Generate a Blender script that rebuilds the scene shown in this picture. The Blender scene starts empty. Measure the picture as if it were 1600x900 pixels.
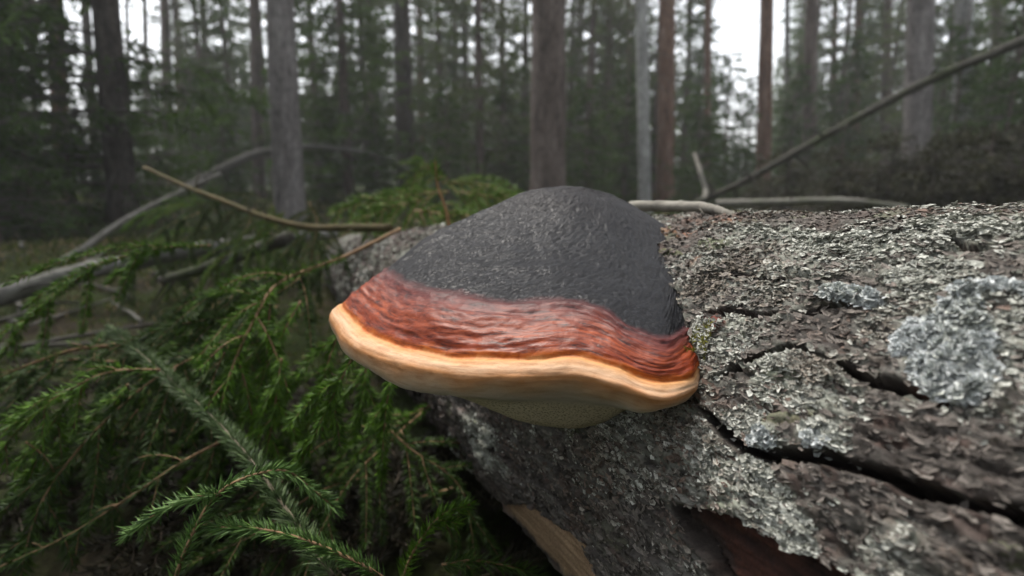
import bpy, math, random
import numpy as np
from mathutils import Vector

# ------------------------------------------------------------------ camera, sky, sun, exposure
sc = bpy.context.scene
COL = sc.collection
CAMZ = 0.50                                   # lens height above the forest floor
PITCH = math.radians(11.0)
FPX = 889.0                                   # focal length in photo pixels (20 mm on 36 mm)
cam_d = bpy.data.cameras.new("camera"); cam = bpy.data.objects.new("camera", cam_d); COL.objects.link(cam)
cam.location = (0, 0, CAMZ); cam.rotation_euler = (math.pi/2 - PITCH, 0, 0)
cam_d.sensor_width = 36.0; cam_d.lens = FPX/1600*36.0
cam_d.clip_start = 0.01; cam_d.clip_end = 2000
cam_d.dof.use_dof = True; cam_d.dof.focus_distance = 0.39; cam_d.dof.aperture_fstop = 5.0
sc.camera = cam

SUN_EL, SUN_AZ = math.radians(62), math.radians(-35)
w = bpy.data.worlds.new("World"); sc.world = w; w.use_nodes = True
wn, wl = w.node_tree.nodes, w.node_tree.links
bg = wn['Background']
sky = wn.new('ShaderNodeTexSky'); sky.sky_type = 'NISHITA'; sky.sun_disc = False
sky.sun_elevation = SUN_EL; sky.sun_rotation = SUN_AZ
sky.air_density = 1.0; sky.dust_density = 1.5; sky.ozone_density = 1.0
hs = wn.new('ShaderNodeHueSaturation'); hs.inputs['Saturation'].default_value = 0.20
wl.new(sky.outputs[0], hs.inputs['Color']); wl.new(hs.outputs[0], bg.inputs['Color'])
bg.inputs['Strength'].default_value = 0.12
sun_d = bpy.data.lights.new("sun", 'SUN'); sun_d.energy = 1.5; sun_d.angle = math.radians(16); sun_d.color = (1, .93, .84)
sun = bpy.data.objects.new("sun", sun_d); COL.objects.link(sun)
sd = Vector((math.sin(SUN_AZ)*math.cos(SUN_EL), math.cos(SUN_AZ)*math.cos(SUN_EL), math.sin(SUN_EL)))
sun.rotation_euler = sd.to_track_quat('Z', 'Y').to_euler(); sun.location = (0, 0, 30)
sc.view_settings.view_transform = 'Standard'; sc.view_settings.look = 'None'
sc.view_settings.gamma = 1; sc.view_settings.use_curve_mapping = False
sc.view_settings.exposure = 1.75
sc.cycles.use_denoising = True
sc.cycles.use_adaptive_sampling = True; sc.cycles.adaptive_threshold = .02
sc.cycles.max_bounces = 5; sc.cycles.transparent_max_bounces = 4
sc.cycles.caustics_reflective = False; sc.cycles.caustics_refractive = False

rng = np.random.default_rng(7); random.seed(7)

# ------------------------------------------------------------------ helpers
def ray(x, y):
    X = (x-800)/FPX; U = (450-y)/FPX
    return np.array([X, math.cos(PITCH)+U*math.sin(PITCH), -math.sin(PITCH)+U*math.cos(PITCH)])
def at(x, y, Y):
    """photo pixel at a forward distance of Y metres -> world point"""
    r = ray(x, y); return r*(Y/r[1]) + np.array([0, 0, CAMZ])
def ats(pts): return np.array([at(*p) for p in pts])
def unit(v): v = np.asarray(v, float); return v/np.maximum(np.linalg.norm(v, axis=-1, keepdims=True), 1e-9)

def hash3(i, j, k, seed=0):
    h = (i.astype(np.int64)*73856093) ^ (j.astype(np.int64)*19349663) ^ (k.astype(np.int64)*83492791) ^ (seed*2654435761 & 0x7fffffff)
    h = (h ^ (h >> 13))*1274126177 & 0x7fffffff
    h = (h ^ (h >> 16))*2246822519 & 0x7fffffff
    h = h ^ (h >> 15)
    return (h & 0xffffff)/float(0xffffff)
def vnoise(P, f, seed=0):
    Q = np.asarray(P, float)*f; I = np.floor(Q).astype(np.int64); t = Q-I; t = t*t*(3-2*t)
    r = 0
    for a in (0, 1):
        for b in (0, 1):
            for c in (0, 1):
                wgt = (t[..., 0] if a else 1-t[..., 0])*(t[..., 1] if b else 1-t[..., 1])*(t[..., 2] if c else 1-t[..., 2])
                r = r + wgt*hash3(I[..., 0]+a, I[..., 1]+b, I[..., 2]+c, seed)
    return r*2-1
def fbm(P, f, n=4, seed=0, gain=.5):
    r = 0; a = 1; s = 0
    for i in range(n):
        r = r+a*vnoise(P, f*2**i, seed+i*17); s += a; a *= gain
    return r/s
def worley(u, v, seed=0):
    """F1, F2, random value of the nearest cell, offset to its centre"""
    iu = np.floor(u).astype(np.int64); iv = np.floor(v).astype(np.int64); z = np.zeros_like(iu)
    F1 = np.full(u.shape, 9.); F2 = F1.copy(); rid = np.zeros(u.shape); ox = np.zeros(u.shape); oy = np.zeros(u.shape)
    for a in (-1, 0, 1):
        for b in (-1, 0, 1):
            cu = iu+a+hash3(iu+a, iv+b, z, seed); cv = iv+b+hash3(iu+a, iv+b, z+1, seed)
            dx = u-cu; dy = v-cv; d = np.sqrt(dx*dx+dy*dy); c = d < F1
            F2 = np.where(c, F1, np.minimum(F2, d)); rid = np.where(c, hash3(iu+a, iv+b, z+2, seed), rid)
            ox = np.where(c, dx, ox); oy = np.where(c, dy, oy); F1 = np.where(c, d, F1)
    return F1, F2, rid, ox, oy
def sstep(a, b, x):
    t = np.clip((x-a)/(b-a), 0, 1); return t*t*(3-2*t)
def catmull(P, n):
    """n samples along a Catmull-Rom spline through the points P (m,k)"""
    P = np.asarray(P, float); m = len(P)
    E = np.vstack([2*P[0]-P[1], P, 2*P[-1]-P[-2]])
    t = np.linspace(0, m-1-1e-9, n); i = t.astype(int); f = (t-i)[:, None]
    a, b, c, d = E[i], E[i+1], E[i+2], E[i+3]
    return .5*((2*b)+(c-a)*f+(2*a-5*b+4*c-d)*f**2+(3*b-a-3*c+d)*f**3)

def hermite(P, n):
    """like catmull, but with tangents weighted by chord length so uneven stations do not overshoot"""
    P = np.asarray(P, float); m = len(P); h = np.maximum(np.linalg.norm(np.diff(P, axis=0), axis=1), 1e-5)**.6
    d = np.diff(P, axis=0)/h[:, None]; T = np.empty_like(P); T[0], T[-1] = d[0], d[-1]
    T[1:-1] = (d[:-1]*h[1:, None]+d[1:]*h[:-1, None])/(h[:-1]+h[1:])[:, None]
    t = np.linspace(0, m-1-1e-9, n); i = t.astype(int); f = (t-i)[:, None]; H_ = h[i][:, None]
    return (2*f**3-3*f**2+1)*P[i]+(f**3-2*f**2+f)*H_*T[i]+(-2*f**3+3*f**2)*P[i+1]+(f**3-f**2)*H_*T[i+1]
def link(o, parent=None):
    COL.objects.link(o)
    if parent is not None: o.parent = parent
    return o
def mesh(name, V, F, mat, parent=None, smooth=False, attrs=None, kind=None):
    """F: list of int arrays, each (n,3) or (n,4)"""
    me = bpy.data.meshes.new(name)
    V = np.asarray(V, np.float32); F = [np.asarray(f, np.int32) for f in F if len(f)]
    me.vertices.add(len(V)); me.vertices.foreach_set('co', V.ravel())
    loops = np.concatenate([f.ravel() for f in F]); cnt = np.concatenate([np.full(len(f), f.shape[1], np.int32) for f in F])
    me.loops.add(len(loops)); me.loops.foreach_set('vertex_index', loops)
    me.polygons.add(len(cnt)); me.polygons.foreach_set('loop_start', np.concatenate([[0], np.cumsum(cnt)[:-1]]).astype(np.int32))
    me.update(calc_edges=True)
    me.polygons.foreach_set('use_smooth', np.full(len(cnt), smooth))
    for k, a in (attrs or {}).items():
        a = np.asarray(a, np.float32)
        if a.ndim == 2:
            at_ = me.attributes.new(k, 'FLOAT_COLOR', 'POINT'); at_.data.foreach_set('color', np.hstack([a, np.ones((len(a), 1), np.float32)]).ravel())
        else:
            at_ = me.attributes.new(k, 'FLOAT', 'POINT'); at_.data.foreach_set('value', a)
    me.validate(); me.materials.append(mat)
    o = link(bpy.data.objects.new(name, me), parent)
    if kind: o['kind'] = kind
    return o
def tag(o, label, cat, group=None):
    o['label'] = label; o['category'] = cat
    if group: o['group'] = group
    return o
def empty(name, loc=(0, 0, 0), rz=0):
    o = bpy.data.objects.new(name, None); o.location = loc; o.rotation_euler = (0, 0, rz); o.empty_display_size = .1
    return link(o)
def copy_tree(o, parent=None):
    c = o.copy(); COL.objects.link(c)
    if parent is not None: c.parent = parent
    for ch in list(o.children): copy_tree(ch, c)
    return c
def grid_faces(nu, nv, wrap=False, off=0):
    i = np.arange(nu-1)[:, None]; j = np.arange(nv if wrap else nv-1)[None]
    j2 = (j+1) % nv
    return np.stack([i*nv+j, i*nv+j2, (i+1)*nv+j2, (i+1)*nv+j], -1).reshape(-1, 4)+off
def frames(P):
    T = unit(np.gradient(P, axis=0)); ref = np.array([0, 0, 1.]) if abs(T[:, 2]).mean() < .8 else np.array([1., 0, 0])
    A = unit(np.cross(T, ref)); B = np.cross(T, A); return T, A, B
def tube(P, R, sides=8, rough=0, seed=0, cap=True):
    P = np.asarray(P, float); R = np.broadcast_to(np.asarray(R, float), (len(P),))
    T, A, B = frames(P); th = np.linspace(0, 2*math.pi, sides, endpoint=False)
    N = A[:, None]*np.cos(th)[None, :, None]+B[:, None]*np.sin(th)[None, :, None]
    r = R[:, None]
    if rough: r = r*(1+rough*fbm(P[:, None]+N*R[:, None, None], .6/np.mean(R), 3, seed))
    V = P[:, None]+N*r[..., None]
    F = [grid_faces(len(P), sides, True)]
    V = V.reshape(-1, 3)
    if cap:
        n = len(V); V = np.vstack([V, P[0], P[-1]]); j = np.arange(sides); j2 = (j+1) % sides; b = (len(P)-1)*sides
        F.append(np.vstack([np.stack([np.full(sides, n), j2, j], -1), np.stack([np.full(sides, n+1), b+j, b+j2], -1)]))
    return V, F
class MB:
    def __init__(s): s.V = []; s.Q = []; s.T = []; s.C = []; s.n = 0
    def add(s, V, F, col=None):
        V = np.asarray(V, float)
        for f in F:
            f = np.asarray(f)
            if len(f): (s.Q if f.shape[1] == 4 else s.T).append(f+s.n)
        s.V.append(V); s.n += len(V)
        s.C.append(np.broadcast_to(np.asarray(col if col is not None else (1, 1, 1), float), (len(V), 3)))
    def build(s, name, mat, parent=None, smooth=False, kind=None):
        F = ([np.vstack(s.Q)] if s.Q else [])+([np.vstack(s.T)] if s.T else [])
        return mesh(name, np.vstack(s.V), F, mat, parent, smooth, {'Col': np.vstack(s.C)}, kind)

# ------------------------------------------------------------------ materials
def newmat(name):
    m = bpy.data.materials.new(name); m.use_nodes = True
    return m, m.node_tree.nodes, m.node_tree.links, m.node_tree.nodes['Principled BSDF']
def node(n, t, **kw):
    x = n.new(t)
    for k, v in kw.items():
        if k in x.inputs: x.inputs[k].default_value = v
        else: setattr(x, k, v)
    return x
def ramp(n, stops, interp='LINEAR'):
    r = n.new('ShaderNodeValToRGB'); r.color_ramp.interpolation = interp; e = r.color_ramp.elements
    while len(e) < len(stops): e.new(.5)
    for x, (p, c) in zip(e, stops): x.position = p; x.color = (*c, 1)
    return r
def mixc(n, l, typ, fac, a, b):
    m = n.new('ShaderNodeMix'); m.data_type = 'RGBA'; m.blend_type = typ
    for i, v in ((0, fac), (6, a), (7, b)):
        if hasattr(v, 'links'): l.new(v, m.inputs[i])
        else: m.inputs[i].default_value = v if i == 0 else (*v, 1)
    return m.outputs[2]
def objcoord(n, l, scale=(1, 1, 1)):
    tc = n.new('ShaderNodeTexCoord'); mp = n.new('ShaderNodeMapping'); mp.inputs['Scale'].default_value = scale
    l.new(tc.outputs['Object'], mp.inputs[0]); return mp.outputs[0]
def bump(n, l, h, strength, dist, bsdf, prev=None):
    b = node(n, 'ShaderNodeBump', Strength=strength, Distance=dist); l.new(h, b.inputs['Height'])
    if prev is not None: l.new(prev, b.inputs['Normal'])
    l.new(b.outputs[0], bsdf.inputs['Normal']); return b.outputs[0]

def mat_vcol(name, rough=.8, fine=300, amt=.5, bstr=.3, bdist=.001, spec=.3, stretch=(1, 1, 1), tint=(1, 1, 1), transl=0):
    """vertex colour of the thing, broken up by fine procedural grain and relief"""
    m, n, l, b = newmat(name)
    at_ = node(n, 'ShaderNodeAttribute', attribute_name='Col')
    co = objcoord(n, l, stretch)
    nz = node(n, 'ShaderNodeTexNoise', Scale=fine, Detail=6, Roughness=.65); l.new(co, nz.inputs['Vector'])
    r = ramp(n, [(.25, (1-amt,)*3), (.75, (1+amt*.6,)*3)]); l.new(nz.outputs[0], r.inputs[0])
    c = mixc(n, l, 'MULTIPLY', 1.0, at_.outputs['Color'], r.outputs[0])
    c = mixc(n, l, 'MULTIPLY', 1.0, c, tint)
    l.new(c, b.inputs['Base Color']); b.inputs['Roughness'].default_value = rough; b.inputs['Specular IOR Level'].default_value = spec
    if bstr: bump(n, l, nz.outputs[0], bstr, bdist, b)
    if transl:
        out = n['Material Output']; tr = n.new('ShaderNodeBsdfTranslucent'); l.new(c, tr.inputs[0])
        mx = node(n, 'ShaderNodeMixShader'); mx.inputs[0].default_value = transl
        l.new(b.outputs[0], mx.inputs[1]); l.new(tr.outputs[0], mx.inputs[2]); l.new(mx.outputs[0], out.inputs[0])
    return m
def mat_bark(name, c0, c1, c2, scale=1.0):
    m, n, l, b = newmat(name)
    co = objcoord(n, l, (1, 1, .22))
    nz = node(n, 'ShaderNodeTexNoise', Scale=9*scale, Detail=8, Roughness=.65); l.new(co, nz.inputs['Vector'])
    vo = node(n, 'ShaderNodeTexVoronoi', Scale=26*scale, feature='DISTANCE_TO_EDGE'); l.new(co, vo.inputs['Vector'])
    r = ramp(n, [(.3, c0), (.5, c1), (.72, c2)]); l.new(nz.outputs[0], r.inputs[0])
    r2 = ramp(n, [(0, (.35,)*3), (.12, (1,)*3)]); l.new(vo.outputs['Distance'], r2.inputs[0])
    c = mixc(n, l, 'MULTIPLY', .8, r.outputs[0], r2.outputs[0]); l.new(c, b.inputs['Base Color'])
    b.inputs['Roughness'].default_value = .9; b.inputs['Specular IOR Level'].default_value = .2
    nb = bump(n, l, vo.outputs['Distance'], .6, .02, b); bump(n, l, nz.outputs[0], .5, .02, b, nb)
    return m

M_BARK = mat_vcol('log_bark', .85, 420, .55, .5, .0015, .35, (1, 1, 1))
M_LICHEN = mat_vcol('lichen', .9, 700, .35, .3, .0005, .2)
M_NEEDLE = mat_vcol('spruce_needle', .55, 60, .3, 0, 0, .25, transl=.22)
M_STEM = mat_vcol('twig_bark', .8, 500, .5, .4, .0008, .3)
M_FOL = mat_vcol('foliage', .7, 3, .35, 0, 0, .2, transl=.38, tint=(1.2, 1.2, 1.1))
M_STICK = mat_vcol('dead_wood', .85, 40, .5, .5, .004, .25, (1, 1, 1))
M_LITTER = mat_vcol('litter', .9, 60, .4, 0, 0, .2)
M_TR_GREY = mat_bark('bark_grey', (.10, .09, .085), (.21, .19, .185), (.33, .31, .30))
M_TR_BROWN = mat_bark('bark_brown', (.055, .042, .036), (.13, .10, .088), (.23, .19, .175))
M_TR_RED = mat_bark('bark_red', (.075, .042, .030), (.18, .105, .076), (.28, .19, .15))
M_TR_DARK = mat_bark('bark_dark', (.03, .026, .024), (.075, .063, .056), (.13, .115, .10))
M_TR_PALE = mat_bark('bark_pale', (.16, .155, .15), (.33, .33, .32), (.45, .45, .43))

# ------------------------------------------------------------------ forest floor
def ground_z(x, y):
    P = np.stack([np.asarray(x, float), np.asarray(y, float), np.zeros(np.shape(x))], -1)
    d = np.sqrt(P[..., 0]**2+P[..., 1]**2)
    z = fbm(P, .35, 4, 3)*.16*sstep(.8, 4, d) + fbm(P, 3, 3, 5)*.03 + fbm(P, .06, 2, 9)*.5*sstep(6, 30, d)
    return z - .02
gx = np.concatenate([-np.geomspace(90, 3, 40), np.linspace(-3, 3, 190)[1:-1], np.geomspace(3, 90, 40)])
gy = np.concatenate([-np.geomspace(40, .6, 16), np.linspace(-.5, 5, 190), np.geomspace(5.05, 140, 110)])
GX, GY = np.meshgrid(gx, gy, indexing='ij'); GZ = ground_z(GX, GY)
PG = np.stack([GX, GY, GZ], -1)
GZ = GZ + (fbm(PG, 14, 3, 21)*.014)*(np.abs(GX) < 4)*(GY < 6)
m, n, l, b = newmat('forest_floor')
co = objcoord(n, l)
n1 = node(n, 'ShaderNodeTexNoise', Scale=2.2, Detail=8, Roughness=.62); l.new(co, n1.inputs['Vector'])
n2 = node(n, 'ShaderNodeTexNoise', Scale=70, Detail=6, Roughness=.7); l.new(co, n2.inputs['Vector'])
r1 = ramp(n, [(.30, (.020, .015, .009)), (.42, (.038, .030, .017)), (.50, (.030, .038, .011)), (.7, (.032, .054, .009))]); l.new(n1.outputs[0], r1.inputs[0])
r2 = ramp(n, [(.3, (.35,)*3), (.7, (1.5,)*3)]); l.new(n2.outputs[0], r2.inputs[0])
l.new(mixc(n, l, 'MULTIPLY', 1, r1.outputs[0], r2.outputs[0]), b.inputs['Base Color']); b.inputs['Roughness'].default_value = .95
b.inputs['Specular IOR Level'].default_value = .15
bump(n, l, n2.outputs[0], .9, .02, b)
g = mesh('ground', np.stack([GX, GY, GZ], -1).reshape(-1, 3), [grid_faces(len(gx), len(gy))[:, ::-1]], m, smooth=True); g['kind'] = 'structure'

# ------------------------------------------------------------------ fallen log
LA = np.array([0.4107, 0.1656, -0.2322+CAMZ]); LR = 0.2248
LD = unit(ray(400, 350)); LH = unit(np.cross(LD, [0, 0, 1])); LU = np.cross(LH, LD)
CAM = np.array([0, 0, CAMZ])
def log_hit(x, y):
    """photo pixel -> (s, phi) on the log's cylinder; phi 0 = top, 90 deg = towards the conk side"""
    r = unit(ray(x, y)); a = np.array([r@LH, r@LU]); bq = np.array([(LA-CAM)@LH, (LA-CAM)@LU])
    aa = a@a; bb = a@bq; cc = bq@bq-LR*LR; q = max(bb*bb-aa*cc, 0)
    t = (bb-q**.5)/aa; Pw = CAM+r*t; wv = Pw-LA; s = wv@LD; nn = wv-LD*s
    return s, math.atan2(-(nn@LH), nn@LU)
def log_rad(s): return LR*np.where(s > .75, 1-.13*(s-.75), 1)
def log_point(s, ph, h=0):
    s = np.asarray(s); r = (log_rad(s)+h)[..., None]
    return LA+s[..., None]*LD + r*(np.cos(ph)[..., None]*LU - np.sin(ph)[..., None]*LH)
S = np.concatenate([np.linspace(-1.1, .02, 60, endpoint=False), np.linspace(.02, .52, 330, endpoint=False), np.linspace(.52, 1.3, 250, endpoint=False), np.linspace(1.3, 2.9, 90)])
PHI = np.radians(np.concatenate([np.linspace(-150, -35, 45, endpoint=False), np.linspace(-35, 122, 400, endpoint=False), np.linspace(122, 210, 40, endpoint=False)]))
nS, nP = len(S), len(PHI)
SS, PP = np.meshgrid(S, PHI, indexing='ij')
ARC = PP*LR
cyl = log_point(SS, PP)
wob = np.stack([SS, ARC, np.zeros_like(SS)], -1)
ISO = cyl
def poly_line(pts): return np.array([log_hit(*p) for p in pts])
def dist_poly(L, wid=None):
    """distance (m) on the unrolled surface to a polyline, and signed side (+ = below, larger phi)"""
    ju = fbm(ISO, 45, 3, 31)*.006
    a_s, a_p = SS+ju*.5, ARC+ju
    D = np.full(SS.shape, 9.); sd_ = np.zeros(SS.shape); tt = np.zeros(SS.shape)
    Q = np.stack([L[:, 0], L[:, 1]*LR], -1); seg = np.linalg.norm(np.diff(Q, axis=0), axis=1); cum = np.concatenate([[0], np.cumsum(seg)])
    for i in range(len(Q)-1):
        p, q = Q[i], Q[i+1]; v = q-p; Lq = v@v
        t = np.clip(((a_s-p[0])*v[0]+(a_p-p[1])*v[1])/Lq, 0, 1)
        dx = a_s-p[0]-t*v[0]; dy = a_p-p[1]-t*v[1]; d = np.hypot(dx, dy); c = d < D
        D = np.where(c, d, D); sd_ = np.where(c, np.sign(dy), sd_); tt = np.where(c, (cum[i]+t*seg[i])/cum[-1], tt)
    return D, sd_, tt
def in_poly(pts, sx=0):
    Q = np.array([log_hit(*p) for p in pts]); Q[:, 1] *= LR
    ju = fbm(ISO, 60, 3, 77)*.006
    x, y = SS+ju, ARC+ju*.7; c = np.zeros(SS.shape, bool); k = len(Q)
    for i in range(k):
        x1, y1 = Q[i]; x2, y2 = Q[(i+1) % k]
        cond = ((y1 > y) != (y2 > y)); xi = (x2-x1)*(y-y1)/((y2-y1) if y2 != y1 else 1e-9)+x1
        c ^= cond & (x < xi)
    return c
def blob(x, y, rx, ry):
    """soft mask round a photo pixel, measured on the unrolled log; radii in metres"""
    s0, p0 = log_hit(x, y); nz = fbm(ISO, 30, 4, 55)
    return sstep(1.15, .55, np.hypot((SS-s0)/rx, (ARC-p0*LR)/ry)+nz*.55)

cracks = [  # photo polyline, half width (m), depth (m)
    ([(1085, 494), (1150, 488), (1180, 490), (1260, 490), (1335, 478), (1380, 470)], .0016, .007),
    ([(1120, 588), (1180, 562), (1245, 548), (1330, 572), (1430, 610), (1540, 650)], .0019, .015),
    ([(1080, 640), (1160, 692), (1220, 712), (1300, 712), (1340, 727), (1420, 755), (1500, 780), (1640, 812)], .0026, .022),
    ([(1050, 775), (1070, 812), (1100, 860), (1130, 915)], .0028, .018),
    ([(1470, 378), (1520, 390), (1640, 394)], .0008, .004),
    ([(1060, 440), (1150, 428), (1230, 436), (1330, 440)], .0010, .003),
    ([(690, 640), (800, 720), (900, 800), (960, 860)], .002, .008),
]
f_low = fbm(ISO, 5, 3, 1)
# flaky bark: thin overlapping shingles at two sizes, long side along the log
dsx = SS+fbm(ISO, 25, 3, 8)*.012; dsy = ARC+fbm(ISO, 25, 3, 9)*.010
A1, A2, rid1, ox1, oy1 = worley(dsx/.030, dsy/.0115, 1)
B1, B2, rid2, ox2, oy2 = worley(dsx/.0115, dsy/.0058, 2)
fine = fbm(ISO, 220, 3, 4)
longg = fbm(np.stack([SS*.14, ARC, fbm(ISO, 12, 2, 6)*.01], -1), 230, 3, 7)        # long grain along the log
H = f_low*.007 + rid1*.0038 + (ox1*.0022 - oy1*.0026) - .0022*sstep(.16, .0, A2-A1) \
    + rid2*.0019 + (ox2*.0008 - oy2*.0012) - .001*sstep(.2, 0, B2-B1) + fine*.0006 + longg*.0022
over = np.zeros(SS.shape); crk = np.zeros(SS.shape); side_lift = np.zeros(SS.shape)
cd = []
for pts, hw, dp in cracks:
    D, sd_, tt = dist_poly(poly_line(pts)); cd.append((D, sd_, tt))
    ends = sstep(0, .12, tt)*sstep(1, .85, tt)*.8+.2
    if pts[-1][0] > 1590 or pts[-1][1] > 905: ends = sstep(0, .12, tt)*.8+.2
    wv = hw*ends*(1+.45*vnoise(ISO, 70, 60))
    k = sstep(wv*1.6, wv*.6, D)
    H = H*(1-k) - dp*k*ends*(1+.5*fine+.35*vnoise(ISO, 120, 62)) + fbm(ISO, 150, 2, 63)*.003*k
    H = H + np.where(sd_ < 0, 1.0, .1)*.0022*np.exp(-(D/.012)**2)*(1-k)*ends   # the upper plate's edge lifts
    over = over + np.where(sd_ < 0, 1.0, 0)*np.exp(-(D/.007)**2)*(1-k)*ends*(hw*.8+.0008*vnoise(ISO, 60, 64))   # and hangs over the gap
    crk = np.maximum(crk, np.maximum(k, (.85*sstep(wv*2.4, wv*1.3, D)*ends)))
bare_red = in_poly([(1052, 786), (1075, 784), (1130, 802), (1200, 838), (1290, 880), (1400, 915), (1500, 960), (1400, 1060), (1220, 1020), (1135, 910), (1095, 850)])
bare_tan = in_poly([(775, 780), (820, 788), (880, 822), (915, 850), (935, 905), (880, 900), (835, 850), (800, 815)])
bare_up = in_poly([(1405, 604), (1440, 612), (1480, 620), (1500, 634), (1450, 640), (1410, 630)])
bare_knob = in_poly([(1092, 494), (1130, 490), (1142, 505), (1120, 520), (1100, 530), (1090, 515)])
bare_top = blob(1062, 372, .03, .012)+blob(1120, 352, .05, .008)+blob(1085, 405, .012, .012)
grain = fbm(np.stack([SS*.12, ARC*1.6, SS*0], -1)*1.0, 160, 4, 12)
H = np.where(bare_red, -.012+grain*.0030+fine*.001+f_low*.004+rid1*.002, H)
H = np.where(bare_tan, -.004+grain*.0030+f_low*.003, H)
H = np.where(bare_knob, .002+grain*.001, H)
# lichen amount on the surface
LM = np.zeros(SS.shape)
for bx in [(1490, 565, .012, .022), (1440, 535, .010, .014), (1520, 605, .008, .010), (1335, 472, .020, .006), (1250, 462, .014, .005), (1555, 470, .016, .010), (1500, 510, .012, .010), (1200, 690, .008, .006), (1285, 690, .006, .006)]:
    LM = np.maximum(LM, blob(*bx))
LG = np.zeros(SS.shape)
for bx in [(1140, 520, .022, .022), (1150, 740, .030, .040), (1100, 700, .035, .030), (1200, 690, .02, .012), (1290, 690, .016, .012), (1250, 600, .04, .02),
           (1540, 360, .05, .03), (1200, 370, .06, .02), (1320, 385, .05, .02), (620, 400, .25, .06), (560, 400, .3, .05), (1190, 800, .03, .02), (760, 690, .06, .03)]:
    LG = np.maximum(LG, blob(*bx))
LG = np.maximum(LG, .55*sstep(.0, .5, fbm(ISO, 16, 4, 88)+.25)*sstep(1.75, 1.0, PP))
LG = LG*(1-.8*bare_red)*(1-.8*bare_tan); LM = LM*(1-crk)*sstep(-.35, .05, fbm(ISO, 55, 3, 97)); LG = LG*(1-crk)
H = H + (LG*.0012+LM*.0022)*(.5+vnoise(ISO, 330, 91)*.9)
# colours (bark, lichen, bare wood; darker between flakes and along cracks)
def lerp(a, b_, t): return a+(b_-a)*t[..., None]
rr = hash3((rid1*9999).astype(int), (rid1*777).astype(int), np.zeros(SS.shape, int), 5)
C = lerp(np.array([.048, .041, .036]), np.array([.150, .138, .126]), rid1)
C = C*(1+.75*longg[..., None]); C = lerp(C, np.array([.040, .032, .028]), sstep(.25, 0, A2-A1)*.7)
C = lerp(C, np.array([.13, .075, .060]), sstep(.72, .95, rid2)*.4)
C = lerp(C, np.array([.078, .060, .053]), sstep(.1, .6, fbm(ISO, 9, 3, 41))*.5)
gl = vnoise(ISO, 250, 44)*.5+.5
C = lerp(C, lerp(np.array([.20, .215, .175]), np.array([.38, .39, .34]), gl), np.clip(LG*1.1, 0, 1)*sstep(.2, .6, gl*.6+rid2*.6))
C = lerp(C, lerp(np.array([.30, .33, .32]), np.array([.66, .70, .70]), gl), np.clip(LM*1.2, 0, 1)*sstep(.1, .5, gl*.6+rid2*.5))
C = lerp(C, np.array([.10, .125, .03]), sstep(.78, .95, rid1)*sstep(.3, .6, fbm(ISO, 20, 3, 47)+.3)*.5)
C = lerp(C, np.array([.26, .10, .045]), np.clip(bare_top, 0, 1)*sstep(.3, .6, rid2)*.6)
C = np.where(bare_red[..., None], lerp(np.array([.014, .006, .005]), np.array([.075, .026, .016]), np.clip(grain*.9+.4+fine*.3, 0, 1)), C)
C = np.where(bare_tan[..., None], lerp(np.array([.20, .12, .07]), np.array([.46, .32, .20]), grain*.5+.5), C)
C = np.where(bare_up[..., None], lerp(np.array([.12, .055, .035]), np.array([.32, .16, .10]), grain*.5+.5), C)
C = np.where(bare_knob[..., None], np.array([.14, .04, .03]), C)
C = lerp(C, np.array([.022, .014, .011]), crk*.9)

LV = log_point(SS, PP+over/LR, H)
log = empty('fallen_log', log_point(np.array(.5), np.array(math.pi)))
tag(log, 'thick fallen spruce log with flaking lichen covered bark carrying the bracket fungus', 'log')
LOGO = np.array(log.location)
# the bark is cut along its long cracks into plates
def band_phi(i): # crack i as phi over all s
    L = poly_line(cracks[i][0]); o = np.argsort(L[:, 0]); return np.interp(SS[:, 0], L[o, 0], L[o, 1])
p1, p2, p3 = band_phi(0), band_phi(1), band_phi(2)
p2 = np.maximum(p2, p1+.05); p3 = np.maximum(p3, p2+.05)
lab = (PP > p1[:, None]).astype(int)+(PP > p2[:, None])+(PP > p3[:, None])
L4 = poly_line(cracks[3][0]); o4 = np.argsort(L4[:, 1]); s4 = np.interp(PHI, L4[o4, 1], L4[o4, 0])
lab = np.where((lab == 3) & (SS > s4[None]), 4, lab)
lab = np.where((lab < 3) & (SS > .62), 4, lab)
L5 = poly_line(cracks[4][0]); lab = np.where((lab == 0) & (PP < np.interp(S, L5[::-1, 0], L5[::-1, 1])[:, None]) & (SS < L5[0, 0]), 5, lab)
lab = np.where(PP > math.radians(125), 6, lab); lab = np.where(PP < math.radians(-35), 6, lab)
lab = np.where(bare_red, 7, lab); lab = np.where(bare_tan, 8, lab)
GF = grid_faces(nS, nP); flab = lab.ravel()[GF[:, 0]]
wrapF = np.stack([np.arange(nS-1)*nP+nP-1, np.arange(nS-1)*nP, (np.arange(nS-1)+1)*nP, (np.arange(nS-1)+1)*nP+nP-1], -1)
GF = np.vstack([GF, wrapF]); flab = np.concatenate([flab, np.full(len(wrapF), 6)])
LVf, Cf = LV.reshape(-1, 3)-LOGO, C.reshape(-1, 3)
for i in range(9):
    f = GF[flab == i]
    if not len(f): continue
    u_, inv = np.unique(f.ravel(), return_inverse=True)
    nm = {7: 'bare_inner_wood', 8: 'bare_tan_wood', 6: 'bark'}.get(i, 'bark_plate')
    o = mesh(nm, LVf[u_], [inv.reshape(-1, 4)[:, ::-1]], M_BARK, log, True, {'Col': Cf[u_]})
for s_, c_ in ((0, 1), (nS-1, -1)):    # cut ends
    ringv = LVf[s_*nP:(s_+1)*nP]; V = np.vstack([ringv, ringv.mean(0)]); j = np.arange(nP)
    mesh('cut_end', V, [np.stack([j, (j+1) % nP, np.full(nP, nP)], -1)], M_BARK, log, False, {'Col': np.full((nP+1, 3), (.3, .2, .12))})
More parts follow.
